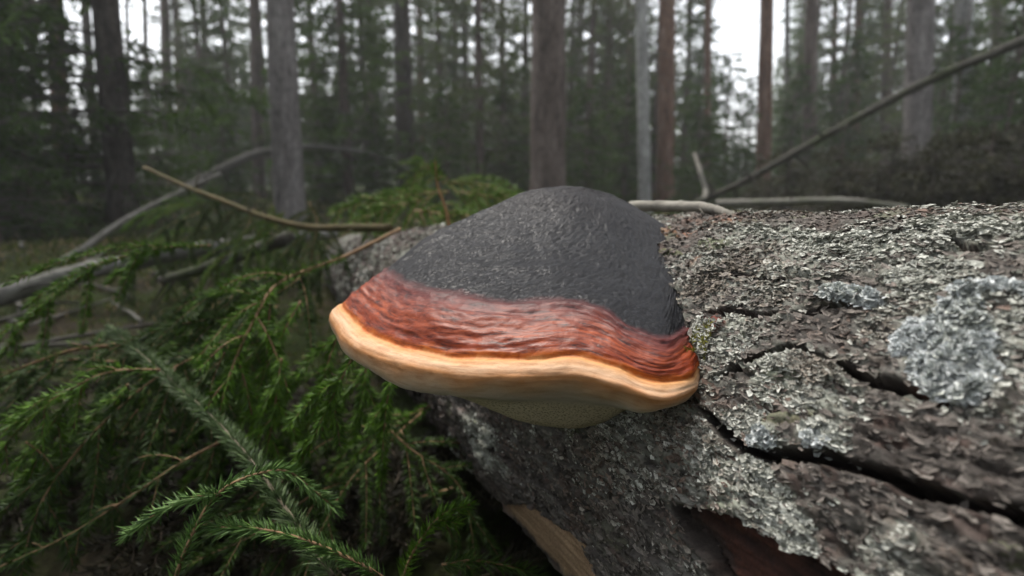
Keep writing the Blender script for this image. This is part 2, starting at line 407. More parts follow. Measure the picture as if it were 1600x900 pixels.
# normals of the log surface, for things that sit on it
dS = np.gradient(LV, axis=0); dP = np.gradient(LV, axis=1)
CN = unit(cyl-(LA+SS[..., None]*LD))
def scatter_log(prob, count, seed):
    """random grid vertices, weighted by prob and by cell area, with a jitter"""
    r = np.random.default_rng(seed); aS = np.gradient(S)[:, None]*np.gradient(PHI)[None]*LR
    wgt = (prob*aS).ravel(); idx = r.choice(len(wgt), count, p=wgt/wgt.sum())
    jit = r.uniform(-.5, .5, (count, 2)); si, pi = np.unravel_index(idx, SS.shape)
    T1 = unit(dS.reshape(-1, 3)[idx]); T2 = unit(dP.reshape(-1, 3)[idx])
    P = LV.reshape(-1, 3)[idx]+T1*jit[:, :1]*np.gradient(S)[si][:, None]+T2*jit[:, 1:]*np.gradient(PHI)[pi][:, None]*LR
    return P, CN.reshape(-1, 3)[idx], idx
def flakes(name, prob, count, r0, r1, c0, c1, seed, mat, tilt=.5, lift=.0006, elong=1.0, curl=.5, c2=None):
    r = np.random.default_rng(seed); P, N, idx = scatter_log(prob, count, seed)
    N = unit(N+r.normal(0, tilt*.5, N.shape)); A = unit(np.cross(N, r.normal(size=N.shape)))
    if elong > 1: A = unit(LD+r.normal(0, .35, N.shape)); A = unit(A-N*(A*N).sum(1, keepdims=True))
    B = np.cross(N, A); R = r.uniform(r0, r1, count)*r.uniform(.6, 1.2, count); K = 5
    th = np.linspace(0, 2*math.pi, K, endpoint=False)[None]+r.uniform(0, 1, (count, 1))
    rad = R[:, None]*r.uniform(.35, 1.4, (count, K)); up = R[:, None]*r.uniform(-.4, curl, (count, K))
    V = P[:, None]+A[:, None]*(np.cos(th)*rad)[..., None]*elong+B[:, None]*(np.sin(th)*rad)[..., None]+N[:, None]*(up+lift)[..., None]
    V = np.concatenate([V, (P+N*lift*.3)[:, None]], 1)
    base = np.arange(count)[:, None]*(K+1); j = np.arange(K)
    F = np.stack([base+j, base+(j+1) % K, np.broadcast_to(base+K, (count, K))], -1).reshape(-1, 3)
    t = r.uniform(0, 1, (count, 1, 1)); col = np.asarray(c0)*(1-t)+np.asarray(c1)*t
    if c2 is not None:
        q = sstep(-.05, .4, fbm(P, 17, 3, seed+70)+r.normal(0, .12, count))[:, None, None]; col = col*(1-q*.85)+np.asarray(c2)*(.35+t*1.2)*q*.85
    col = np.broadcast_to(col, (count, K+1, 3)).copy(); col[:, K] *= .75
    return mesh(name, V.reshape(-1, 3)-LOGO, [F], mat, log, False, {'Col': col.reshape(-1, 3)}, 'stuff')
vis = sstep(-.75, -.45, PP)*sstep(2.15, 2.0, PP)*sstep(1.6, 1.2, SS)*sstep(-.15, 0, SS)*(1-crk)*(1-bare_red)*(1-bare_tan)
near = sstep(1.0, .35, SS)*.85+.15
flakes('pale_lichen', (LM**1.5+.0)*vis+1e-9, 22000, .0009, .0024, (.36, .39, .39), (.88, .91, .92), 11, M_LICHEN, .7, .001, 1.2, .7, (.52, .54, .48))
flakes('grey_green_lichen', LG**1.3*vis*near*(.12+sstep(-.15, .2, fbm(ISO, 70, 3, 93)))+1e-9, 90000, .0005, .0017, (.17, .175, .145), (.72, .73, .67), 12, M_LICHEN, .5, .0006, 1.9, .5, (.19, .155, .125))
far_vis = sstep(-.9, -.6, PP)*sstep(2.2, 2.0, PP)*sstep(.6, .9, SS)*sstep(2.4, 2.0, SS)
flakes('far_lichen', far_vis*sstep(-.1, .25, fbm(ISO, 11, 3, 99))+1e-9, 9000, .0025, .0065, (.20, .20, .17), (.66, .66, .60), 14, M_LICHEN, .8, .001, 1.6, .7)
flakes('far_bark_scales', far_vis+1e-9, 9000, .003, .008, (.03, .024, .02), (.20, .16, .14), 15, M_BARK, .6, .001, 2.2, .5)
flakes('bark_scales', (1-.7*LG)*vis*near+1e-9, 50000, .0006, .0020, (.035, .028, .024), (.26, .23, .205), 13, M_BARK, .4, .0005, 2.6, .3, (.15, .10, .078))

# ------------------------------------------------------------------ bracket fungus
IN_L = np.array([.13, .70, -.17+CAMZ]); IN_R = np.array([.24, .46, -.13+CAMZ])
def ring(bl, vis_pts, br=()):
    a = ats(bl) if len(bl) else np.zeros((0, 3)); v = ats(vis_pts); b_ = ats(br) if len(br) else np.zeros((0, 3))
    v = catmull(v, 60); L = np.concatenate([[0], np.cumsum(np.linalg.norm(np.diff(v, axis=0), axis=1))]); L /= L[-1]
    v = np.stack([np.interp(np.linspace(0, 1, 15), L, v[:, k]) for k in range(3)], -1)
    return a, v, b_
RG = []
def add_ring(v, bl, pts):
    _, m_, _ = ring((), pts); p0 = m_[0]; k = min(1, max(.12, (v+.05)/.7))
    a = [p0+np.array(q)*k*(1, 1, 1) for q in ((.135, .105, -.02), (.060, .090, -.006), (.016, .058, -.001), (.0005, .024, .0))]
    RG.append((v, np.vstack([IN_L, a, m_, IN_R])))
RG.append((-.10, catmull(np.array([IN_L, (.15, .665, -.115+CAMZ), (.165, .63, -.105+CAMZ), (.18, .60, -.11+CAMZ), (.20, .55, -.12+CAMZ), IN_R]), 21)))
add_ring(.00, [(880, 300, .68), (840, 293, .645)], [(852, 292.5, .612), (870, 291, .605), (882, 290.5, .602), (895, 291, .603), (915, 293, .61)])
add_ring(.08, [(860, 315, .68), (820, 303, .65)], [(818, 299, .612), (850, 301, .588), (880, 303, .578), (910, 304, .578), (945, 308, .59), (969, 310, .615)])
add_ring(.24, [(850, 340, .70), (780, 330, .66)], [(768, 323, .603), (805, 336, .568), (860, 343, .545), (910, 346, .537), (960, 355, .53), (1005, 368, .53), (1050, 367, .548)])
add_ring(.40, [(830, 370, .71), (700, 372, .65)], [(672, 368, .572), (735, 390, .518), (800, 400, .492), (871, 396, .486), (930, 402, .478), (985, 425, .455), (1030, 440, .442), (1062, 410, .482)])
add_ring(.56, [(810, 395, .715), (640, 425, .63)], [(607, 418, .533), (651, 443, .475), (725, 456, .437), (798, 467, .413), (871, 463, .406), (920, 468, .40), (969, 495, .38), (1008, 519, .367), (1040, 523, .367), (1080, 505, .403)])
add_ring(.68, [(800, 410, .72), (600, 445, .61)], [(568, 446, .512), (612, 483, .452), (690, 503, .40), (810, 513, .380), (884, 508, .374), (935, 517, .367), (985, 542, .352), (1030, 562, .343), (1060, 555, .350), (1088, 536, .382)])
add_ring(.78, [(795, 420, .72), (580, 462, .595)], [(535, 476, .500), (578, 519, .442), (651, 544, .397), (725, 553, .372), (822, 556, .357), (896, 553, .352), (945, 563, .344), (994, 580, .337), (1047, 597, .332), (1078, 590, .338), (1094, 570, .360)])
add_ring(.85, [(795, 440, .72), (570, 482, .585)], [(517, 493, .492), (548, 538, .436), (625, 568, .389), (700, 583, .363), (785, 588, .347), (850, 588, .343), (900, 587, .339), (945, 597, .332), (994, 612, .325), (1043, 625, .323), (1082, 612, .334), (1096, 590, .360)])
add_ring(.91, [(795, 460, .72), (575, 510, .58)], [(519, 510, .500), (542, 555, .450), (604, 593, .405), (676, 613, .378), (749, 620, .362), (822, 620, .357), (896, 620, .352), (945, 630, .345), (994, 645, .338), (1033, 645, .335), (1067, 630, .340), (1092, 600, .362)])
add_ring(.945, [(795, 480, .72), (590, 515, .58)], [(545, 520, .52), (575, 560, .475), (625, 592, .43), (690, 612, .405), (760, 624, .385), (830, 630, .375), (896, 634, .370), (940, 638, .365), (985, 640, .360), (1020, 636, .358), (1055, 620, .362), (1085, 596, .375)])
add_ring(.97, [(795, 500, .72), (620, 525, .57)], [(585, 535, .53), (625, 575, .49), (680, 606, .46), (724, 623, .435), (798, 651, .415), (847, 663, .412), (896, 668, .412), (930, 666, .41), (960, 655, .40), (985, 640, .40), (1030, 625, .395), (1075, 600, .395)])
RG.insert(1, (-.02, np.vstack([IN_L]+[p+np.array([.012, .028, -.006]) for p in RG[1][1][1:-1]]+[IN_R])))
IN_B = np.array([.13, .56, -.24+CAMZ])
RG.append((1.0, np.vstack([IN_L*.5+IN_B*.5]+[IN_B+(p-IN_B)*.35 for p in RG[-1][1][1:-1]]+[IN_R*.5+IN_B*.5])))
NU, NV = 300, 230
VS = np.array([r[0] for r in RG]); RR = np.stack([hermite(r[1], NU) for r in RG])      # rings x NU x 3
# (rows run back over the crown, down the front, under the rim) interpolation across rings by Catmull-Rom in index space, v follows
tk = np.linspace(0, len(RG)-1, NV); RV = np.stack([hermite(RR[:, i], NV) for i in range(NU)], 1)   # NV x NU x 3
VV = np.interp(tk, np.arange(len(RG)), VS)
# apex cap: first ring closes towards its middle
du = np.gradient(RV, axis=1); dv = np.gradient(RV, axis=0); NF = unit(np.cross(du, dv))
if NF[NV//3, NU//2, 2] < 0: NF = -NF
VVg = np.broadcast_to(VV[:, None], (NV, NU)); UU = np.broadcast_to(np.linspace(0, 1, NU)[None], (NV, NU))
W3 = np.stack([VVg*1.0, UU*.22, np.zeros_like(UU)], -1)
lump = fbm(RV, 26, 3, 301)*.0022+fbm(RV, 90, 3, 305)*.0007
growth = (fbm(np.stack([VVg*45, UU*9, UU*0], -1), 1, 3, 310))*.0010*sstep(.5, .6, VVg)*sstep(.93, .86, VVg)
belt = fbm(np.stack([VVg*95, UU*42, UU*0], -1), 1, 3, 315)*.0009*sstep(.54, .62, VVg)*sstep(.80, .77, VVg)
crust = (np.abs(fbm(RV*np.array([1, 1, 2.3])+fbm(RV, 60, 2, 322)[..., None]*.005, 200, 3, 320)))*-.0021*sstep(.62, .54, VVg)
ridge = fbm(np.stack([VVg*62, UU*7+fbm(RV, 30, 2, 341)*.6, UU*0], -1), 1, 4, 340)*.0009*sstep(.22, .45, VVg)*sstep(.80, .76, VVg)
ledge = -.0016*np.exp(-((VVg-.785-.006*vnoise(RV, 50, 330))/.008)**2)+.0012*np.exp(-((VVg-.59)/.012)**2)
fade = sstep(0, .06, UU)*sstep(1, .95, UU)*sstep(-.05, 0, VVg)
RV = RV+NF*((lump+growth+belt+crust+ridge+ledge)*fade)[..., None]
m, n, l, b = newmat('conk_surface')
av = node(n, 'ShaderNodeAttribute', attribute_name='v'); au = node(n, 'ShaderNodeAttribute', attribute_name='u')
co = objcoord(n, l)
nA = node(n, 'ShaderNodeTexNoise', Scale=38, Detail=5, Roughness=.6); l.new(co, nA.inputs['Vector'])
nC = node(n, 'ShaderNodeTexNoise', Scale=120, Detail=5, Roughness=.7); l.new(co, nC.inputs['Vector'])
nB = node(n, 'ShaderNodeTexNoise', Scale=260, Detail=4, Roughness=.6); l.new(co, nB.inputs['Vector'])
def mth(op, a, b_=None, c_=None):
    x = node(n, 'ShaderNodeMath', operation=op)
    for i, q in enumerate((a, b_, c_)):
        if q is None: continue
        if hasattr(q, 'links'): l.new(q, x.inputs[i])
        else: x.inputs[i].default_value = q
    return x.outputs[0]
vd = mth('ADD', av.outputs['Fac'], mth('MULTIPLY', mth('SUBTRACT', nA.outputs[0], .5), .048))
vd = mth('ADD', vd, mth('MULTIPLY', mth('SUBTRACT', nB.outputs[0], .5), .014))
base = ramp(n, [(.0, (.014, .0125, .0155)), (.30, (.0075, .0085, .012)), (.553, (.006, .0066, .0095)), (.563, (.050, .014, .016)), (.60, (.125, .030, .026)),
                (.69, (.25, .050, .017)), (.755, (.20, .030, .007)), (.778, (.42, .10, .011)), (.792, (.58, .29, .11)), (.82, (.60, .39, .245)), (.855, (.48, .22, .085)),
                (.885, (.55, .37, .235)), (.92, (.54, .47, .40)), (.945, (.42, .37, .29)), (1.0, (.37, .32, .24))])
l.new(vd, base.inputs[0])
# streaks that follow the growth rings
cx = n.new('ShaderNodeCombineXYZ'); l.new(mth('MULTIPLY', av.outputs['Fac'], 85), cx.inputs[0]); l.new(mth('MULTIPLY', au.outputs['Fac'], 26), cx.inputs[1])
nS_ = node(n, 'ShaderNodeTexNoise', Scale=1.0, Detail=7, Roughness=.7, Distortion=.6); l.new(cx.outputs[0], nS_.inputs['Vector'])
rs = ramp(n, [(.36, (.16, .12, .18)), (.46, (.7, .62, .66)), (.55, (1, 1, 1)), (.66, (1.45, 1.5, 1.2))]); l.new(nS_.outputs[0], rs.inputs[0])
mred = ramp(n, [(.55, (0,)*3), (.60, (1,)*3), (.765, (1,)*3), (.79, (.0,)*3)]); l.new(vd, mred.inputs[0])
c = mixc(n, l, 'MULTIPLY', mred.outputs[0], base.outputs[0], rs.outputs[0])
mcr = ramp(n, [(.785, (0,)*3), (.80, (.55,)*3), (.90, (.4,)*3), (.94, (0,)*3)]); l.new(vd, mcr.inputs[0])
rc = ramp(n, [(.36, (.62, .45, .30)), (.52, (1, 1, 1)), (.7, (1.15, 1.15, 1.15))]); l.new(nS_.outputs[0], rc.inputs[0])
c = mixc(n, l, 'MULTIPLY', mcr.outputs[0], c, rc.outputs[0])
# pores and pits
vp = node(n, 'ShaderNodeTexVoronoi', Scale=520); l.new(co, vp.inputs['Vector'])
mpo = ramp(n, [(.93, (0,)*3), (.95, (1,)*3)]); l.new(av.outputs['Fac'], mpo.inputs[0])
rp = ramp(n, [(.15, (.45, .42, .36)), (.5, (1.5, 1.45, 1.35))]); l.new(vp.outputs['Distance'], rp.inputs[0])
c = mixc(n, l, 'MULTIPLY', mpo.outputs[0], c, rp.outputs[0])
# pale flecks on the black crust
vk = node(n, 'ShaderNodeTexVoronoi', Scale=170, feature='DISTANCE_TO_EDGE'); vk.inputs['Scale'].default_value = 1.0; nW = node(n, 'ShaderNodeVectorMath', operation='ADD')
cv = n.new('ShaderNodeCombineXYZ'); l.new(mth('MULTIPLY', av.outputs['Fac'], 120), cv.inputs[0]); l.new(mth('MULTIPLY', au.outputs['Fac'], 95), cv.inputs[1]); l.new(cv.outputs[0], nW.inputs[0])
sW = node(n, 'ShaderNodeVectorMath', operation='SCALE'); l.new(nC.outputs['Color'], sW.inputs[0]); sW.inputs['Scale'].default_value = 5.0
l.new(sW.outputs[0], nW.inputs[1]); l.new(nW.outputs[0], vk.inputs['Vector'])
rk = ramp(n, [(0, (.45,)*3), (.06, (1,)*3), (1, (1.1,)*3)]); l.new(vk.outputs['Distance'], rk.inputs[0])
mblk = ramp(n, [(.54, (1,)*3), (.59, (0,)*3)]); l.new(vd, mblk.inputs[0])
c = mixc(n, l, 'MULTIPLY', mixc(n, l, 'MULTIPLY', 1, mblk.outputs[0], (.75,)*3), c, rk.outputs[0])
nD = node(n, 'ShaderNodeTexNoise', Scale=520, Detail=3, Roughness=.6); l.new(co, nD.inputs['Vector'])
rd = ramp(n, [(.54, (0,)*3), (.68, (.6,)*3)]); l.new(nD.outputs[0], rd.inputs[0])
c = mixc(n, l, 'MIX', mixc(n, l, 'MULTIPLY', 1, mblk.outputs[0], rd.outputs[0]), c, (.05, .054, .065))
l.new(c, b.inputs['Base Color'])
rgh = ramp(n, [(.5, (.48,)*3), (.6, (.50,)*3), (.76, (.40,)*3), (.80, (.62,)*3), (.95, (.9,)*3)]); l.new(vd, rgh.inputs[0]); l.new(rgh.outputs[0], b.inputs['Roughness'])
rsp = ramp(n, [(.52, (.20,)*3), (.62, (.24,)*3)]); l.new(vd, rsp.inputs[0]); l.new(rsp.outputs[0], b.inputs['Specular IOR Level'])
b.inputs['Subsurface Weight'].default_value = 0
hgt = mixc(n, l, 'MIX', mblk.outputs[0], nS_.outputs[0], vk.outputs['Distance'])
nb = bump(n, l, nB.outputs[0], .35, .0012, b)
nb = bump(n, l, nS_.outputs[0], .22, .0009, b, nb)
rk2 = ramp(n, [(0, (0,)*3), (.12, (1,)*3)]); l.new(vk.outputs['Distance'], rk2.inputs[0])
bk = mixc(n, l, 'MULTIPLY', 1, rk2.outputs[0], mblk.outputs[0]); nb = bump(n, l, bk, .55, .0008, b, nb)
bump(n, l, mixc(n, l, 'MULTIPLY', 1, vp.outputs['Distance'], mpo.outputs[0]), .5, .0012, b, nb)
M_CONK = m
conk = empty('bracket_fungus', log_point(np.array(.42), np.array(math.radians(48))))
tag(conk, 'large bracket fungus with black crust, red band and cream rim on the log', 'fungus')
CO = np.array(conk.location); RVf = RV.reshape(-1, 3)-CO; NFf = NF.reshape(-1, 3)
du = np.gradient(RV, axis=1); dv = np.gradient(RV, axis=0); NN = unit(np.cross(du, dv)); NN = NN if NN[NV//3, NU//2, 2] > 0 else -NN; NN = NN.reshape(-1, 3)
QF = grid_faces(NV, NU); fv = VVg.ravel()[QF[:, 0]]
def conk_part(nm, lo, hi, label=None):
    f = QF[(fv >= lo) & (fv < hi)]; u_, inv = np.unique(f.ravel(), return_inverse=True)
    F = [inv.reshape(-1, 4)]; V = RVf[u_]
    v1 = V[F[0][:, 1]]-V[F[0][:, 0]]; v2 = V[F[0][:, 2]]-V[F[0][:, 0]]
    if (np.cross(v1, v2)*NN[u_][F[0][:, 0]]).sum() < 0: F[0] = F[0][:, ::-1]
    o = mesh(nm, V, F, M_CONK, conk, True, {'v': VVg.ravel()[u_], 'u': UU.ravel()[u_]})
    o.data.normals_split_custom_set_from_vertices(NN[u_].tolist())
    if label: o['label'] = label
conk_part('black_crust', -1, .57); conk_part('red_band', .57, .785); conk_part('cream_margin', .785, .935); conk_part('pore_surface', .935, 2)
# ------------------------------------------------------------------ forest: trunks and crowns
def cards(P, D, L, W, r):
    D = unit(D); sdv = unit(np.cross(D, r.normal(size=D.shape))); nrm = np.cross(D, sdv)
    L = L[:, None]; W = W[:, None]
    V = np.stack([P, P+D*L*.4+sdv*W*.5, P+D*L+nrm*W*.2, P+D*L*.4-sdv*W*.5], 1)
    return V.reshape(-1, 3), np.arange(len(P)*4).reshape(-1, 4)
def spruce_crown(Ht, Lmax, zb, seed, step=.26, nb=6, cols=((.016, .030, .013), (.045, .072, .024)), grey=.12, dens=1.0, size=1.0, dead=False):
    """returns (foliage V,F,C), (limb V,F)"""
    r = np.random.default_rng(seed); FV, FF, FC, n0 = [], [], [], 0; LM_ = MB()
    z = zb
    while z < Ht-.25:
        for k in range(nb):
            az = r.uniform(0, 2*math.pi); Lb = Lmax*max(.08, (1-(z/Ht)))**.75*r.uniform(.65, 1.15); zz = z+r.uniform(-.5, .5)*step
            dxy = np.array([math.cos(az), math.sin(az), 0]); lat = np.array([-dxy[1], dxy[0], 0])
            sag = r.uniform(.25, .6)
            def cur(t): t = np.asarray(t)[:, None]; return np.array([0, 0, zz])+dxy*Lb*t+np.array([0, 0, 1])*(Lb*(.10*t-sag*t**2+.28*t**3))
            if z < Ht*.75:
                P = cur(np.linspace(0, 1, 6)); LM_.add(*tube(P, np.linspace(.008+.008*Lb, .002, 6), 4, cap=False), col=(.085, .075, .066))
            m_ = max(4, int(Lb/.075*dens)); t = np.sort(r.uniform(.12, 1, m_)); base = cur(t); tz = cur(np.minimum(t+.02, 1.02))-base; tz = unit(tz+1e-6*dxy)
            for sgn in (-1, 1):
                tl = (.10+.26*r.uniform(0, 1, m_))*(1.15-.6*t)*min(1, Lb/.8)
                td = unit(tz*.55+lat*sgn*r.uniform(.3, .95, (m_, 1))+np.array([0, 0, -1])*r.uniform(.05, .95, (m_, 1)))
                nc = 4
                for q in range(nc):
                    p = base+td*(tl*(q+.2)/nc)[:, None]+np.array([0, 0, -1])*(tl*(q/nc)**2*.3)[:, None]
                    L = r.uniform(.05, .10, m_)*size; Wd = r.uniform(.014, .030, m_)*size
                    V, F = cards(p, td+r.normal(0, .45, td.shape), L, Wd, r)
                    FV.append(V); FF.append(F+n0); n0 += len(V)
                    tt = r.uniform(0, 1, (m_, 1))*.6+t[:, None]*.4
                    c = np.asarray(cols[0])*(1-tt)+np.asarray(cols[1])*tt
                    c = np.where(r.uniform(0, 1, (m_, 1)) < grey*(1.3-t[:, None]), (.105, .10, .082), c); FC.append(np.repeat(c, 4, 0))
        z += step*r.uniform(.8, 1.2)*(1 if z < Ht*.6 else 1.2)
    return (np.vstack(FV), np.vstack(FF), np.vstack(FC)), LM_
def pine_crown(z0, z1, rad, seed, n=70):
    r = np.random.default_rng(seed); FV, FF, FC, n0 = [], [], [], 0; LM_ = MB()
    for i in range(n):
        z = r.uniform(z0, z1); az = r.uniform(0, 6.283); L = rad*r.uniform(.4, 1)*(1-.6*(z-z0)/(z1-z0)); d = np.array([math.cos(az), math.sin(az), r.uniform(-.1, .5)])
        P = np.linspace(0, 1, 5)[:, None]*d*L+np.array([0, 0, z]); LM_.add(*tube(P, np.linspace(.03, .008, 5), 4, cap=False), col=(.16, .09, .06))
        for q in range(4):
            c = P[-1]-d*L*r.uniform(0, .5)+r.normal(0, .15, 3); k = 45; D = unit(r.normal(size=(k, 3))+np.array([0, 0, .3]))
            V, F = cards(c+D*r.uniform(0, .16, (k, 1)), D, r.uniform(.10, .2, k), r.uniform(.02, .04, k), r)
            FV.append(V); FF.append(F+n0); n0 += len(V); tt = r.uniform(0, 1, (k, 1)); FC.append(np.repeat(np.array([.02, .038, .02])*(1-tt)+np.array([.05, .08, .04])*tt, 4, 0))
    return (np.vstack(FV), np.vstack(FF), np.vstack(FC)), LM_
def trunk_mesh(name, mat, Hh, r_base, lean, seed, parent=None, sides=20, seg=46, top=.25):
    t = np.linspace(0, 1, seg)**1.5; r = np.random.default_rng(seed)
    bend = np.cumsum(r.normal(0, .012, (seg, 2)), 0)*t[:, None]
    P = np.stack([lean[0]*t*Hh+bend[:, 0]*.6, lean[1]*t*Hh+bend[:, 1]*.6, t*Hh-.15], -1)
    R = r_base*((1-t)*(1-top)+top)*(1+.55*np.exp(-t*Hh/.16))
    V, F = tube(P, R, sides, .10, seed)
    return mesh(name, V, F, mat, parent, True)
# shared crowns
protos = {}
def add_proto(key, data):
    (V, F, Cc), LB = data
    c = mesh('crown', V, [F], M_FOL, None, False, {'Col': Cc}); lb = LB.build('limbs', M_STICK)
    protos[key] = (c.data, lb.data); bpy.data.objects.remove(c); bpy.data.objects.remove(lb)
add_proto('s_tall', spruce_crown(13, 2.0, .5, 101, .36, 6, ((.028, .054, .013), (.085, .140, .034)), .15, size=1.6))
add_proto('s_mid', spruce_crown(8, 1.5, .15, 102, .26, 6, ((.024, .050, .011), (.075, .135, .028)), .1, size=1.5))
add_proto('s_wisp', spruce_crown(11, 1.7, .9, 103, .36, 5, ((.036, .056, .018), (.100, .135, .042)), .40, .8, 1.6))
add_proto('s_small', spruce_crown(3.0, .85, .05, 104, .16, 6, ((.020, .040, .010), (.060, .105, .024)), .05))
add_proto('s_brush', spruce_crown(1.6, 1.1, .05, 105, .12, 7, ((.016, .018, .009), (.045, .045, .022)), .25))
add_proto('high', spruce_crown(16, 1.6, 6.5, 106, .62, 4, dens=.55))
add_proto('pine', pine_crown(9, 15, 2.2, 107, 50))
def add_crown(key, parent, scale=1, rz=0, loc=(0, 0, 0)):
    for nm, me in zip(('crown', 'limbs'), protos[key]):
        o = link(bpy.data.objects.new(nm, me), parent); o.scale = (scale,)*3; o.rotation_euler = (0, 0, rz); o.location = loc
        if nm == 'limbs': o['kind'] = 'stuff'
trunks = [  # name, x at photo top, x at base, diameter px, distance m, material, crown, label
    ('pine_tree', 84, 97, 25, 10, M_TR_RED, 'pine', 'slender reddish pine trunk against the bright sky gap, beside a stouter dark trunk'),
    ('spruce_tree', 132, 150, 14, 12, M_TR_DARK, 'high', 'thin dark spruce trunk close behind the stout dark brown one'),
    ('spruce_tree', 164, 188, 41, 6.7, M_TR_DARK, 'high', 'stout dark brown spruce trunk beside the bright sky gap'),
    ('spruce_tree', 197, 204, 6, 12, M_TR_DARK, 'pine', 'pole thin dark young trunk in front of the bright sky gap'),
    ('spruce_tree', 256, 264, 16, 14.8, M_TR_BROWN, 'high', 'greyish brown straight trunk standing behind the tip of the bare sloping branch'),
    ('pine_tree', 275, 282, 10, 17.8, M_TR_RED, 'pine', 'thin far reddish pine trunk just beside a greyish brown trunk'),
    ('pine_tree', 397, 404, 19, 13.8, M_TR_BROWN, 'pine', 'brown pine trunk partly behind the pale grey trunk with the arched branch'),
    ('spruce_tree', 436, 450, 46, 8.1, M_TR_GREY, 'high', 'pale grey spruce trunk in front of the arched dead branch'),
    ('spruce_tree', 624, 632, 26, 10.7, M_TR_DARK, 'high', 'dark brown spruce trunk behind the green spruce shoot'),
    ('pine_tree', 656, 662, 12, 18.5, M_TR_RED, 'pine', 'faint far reddish trunk half hidden among spruce boughs behind the green shoot'),
    ('spruce_tree', 857, 857, 56, 6.5, M_TR_BROWN, 'high', 'thick grey brown spruce trunk rising right behind the fungus'),
    ('pine_tree', 953, 957, 13, 18.5, M_TR_BROWN, 'pine', 'thin far brown trunk between the thick trunk behind the fungus and a pale one'),
    ('birch_tree', 1004, 1008, 20, 8.9, M_TR_PALE, 'pine', 'pale whitish slender trunk beside a red brown pine trunk'),
    ('pine_tree', 1043, 1040, 27, 10.3, M_TR_RED, 'pine', 'red brown pine trunk directly beside the pale whitish trunk'),
    ('pine_tree', 1108, 1105, 12, 14.8, M_TR_RED, 'pine', 'thin orange brown pine trunk among spruce boughs near the tall sky gap'),
    ('pine_tree', 1199, 1193, 23, 11.3, M_TR_RED, 'pine', 'reddish pine trunk edging the tall sky gap above the leaning dead trunk'),
    ('spruce_tree', 1269, 1264, 20, 12.4, M_TR_BROWN, 'high', 'grey brown trunk behind the middle of the leaning dead trunk'),
    ('pine_tree', 1342, 1336, 12, 15.5, M_TR_RED, 'pine', 'thin reddish far trunk beyond the leaning dead trunk'),
    ('pine_tree', 1388, 1382, 15, 15, M_TR_BROWN, 'pine', 'brown far trunk beside the stout grey trunk beyond the leaning dead trunk'),
    ('spruce_tree', 1441, 1433, 39, 8.2, M_TR_GREY, 'high', 'stout grey trunk crossed by the upper part of the leaning dead trunk'),
    ('birch_tree', 1508, 1500, 26, 9.0, M_TR_PALE, 'pine', 'pale trunk crossed by the upper end of the leaning dead trunk'),
    ('spruce_tree', 226, 232, 9, 19, M_TR_BROWN, 'pine', 'slim far brown trunk between the dark pole and the greyish brown trunk'),
    ('pine_tree', 318, 323, 11, 18, M_TR_BROWN, 'pine', 'slim far trunk in the gap before the brown pine behind the pale grey one'),
    ('pine_tree', 575, 580, 10, 20, M_TR_RED, 'pine', 'slim far reddish trunk beside the dense dark green spruce'),
    ('spruce_tree', 726, 728, 13, 16, M_TR_GREY, 'pine', 'slim grey trunk inside the wispy spruce behind the fungus'),
    ('spruce_tree', 905, 906, 15, 15, M_TR_GREY, 'pine', 'slim grey trunk just beside the thick trunk behind the fungus'),
    ('pine_tree', 982, 983, 9, 20, M_TR_RED, 'pine', 'very slim far reddish trunk close to the pale whitish one'),
    ('pine_tree', 1077, 1075, 8, 21, M_TR_BROWN, 'pine', 'very slim far trunk between the red brown pine and the thin orange one'),
    ('spruce_tree', 1232, 1228, 10, 19, M_TR_GREY, 'pine', 'slim far grey trunk past the reddish pine at the tall sky gap'),
    ('pine_tree', 1305, 1300, 11, 18, M_TR_RED, 'pine', 'slim far reddish trunk past the grey brown trunk behind the leaning dead tree'),
    ('pine_tree', 1560, 1552, 14, 14, M_TR_BROWN, 'pine', 'slim brown trunk above the upper end of the leaning dead tree'),
    ('pine_tree', 48, 56, 10, 17, M_TR_BROWN, 'pine', 'slim far brown trunk near the nearly black boughed trunk'),
    ('spruce_tree', 4, 10, 30, 6.5, M_TR_DARK, 's_tall', 'nearly black spruce trunk under heavy dark boughs at the forest edge'),
]
for i, (nm, xt, xb, wp, Y, mt, cr, lb) in enumerate(trunks):
    b0 = at(xb, 280, Y); t0 = at(xt, 0, Y); lean = (t0-b0)/(t0[2]-b0[2]); gz = float(ground_z(b0[0], Y))
    base = b0-lean*(b0[2]-gz); Hh = {'high': 15.5, 's_tall': 12.5}.get(cr, 14.5)
    root = empty(nm, base); tag(root, lb, 'tree', 'tall trunks in the forest')
    trunk_mesh('trunk', mt, Hh, wp/FPX*Y*.5, lean, 500+i, root)
    add_crown(cr, root, 1, i*1.7, (lean[0]*Hh*.5, 0, 0))
    LBm = MB(); r = np.random.default_rng(900+i)          # dead lower twigs
    for k in range(26):
        z = r.uniform(.5, 5.5); az = r.uniform(0, 6.283); L = r.uniform(.15, .9); d = np.array([math.cos(az), math.sin(az), r.uniform(-.55, .1)])
        P = np.linspace(0, 1, 4)[:, None]*d*L+np.array([lean[0]*z, lean[1]*z, z]); P[:, 2] -= np.linspace(0, 1, 4)**2*L*.25
        LBm.add(*tube(P, np.linspace(.009, .002, 4), 4, cap=False), col=(.10, .092, .082))
    LBm.build('dead_twigs', M_STICK, root, kind='stuff')
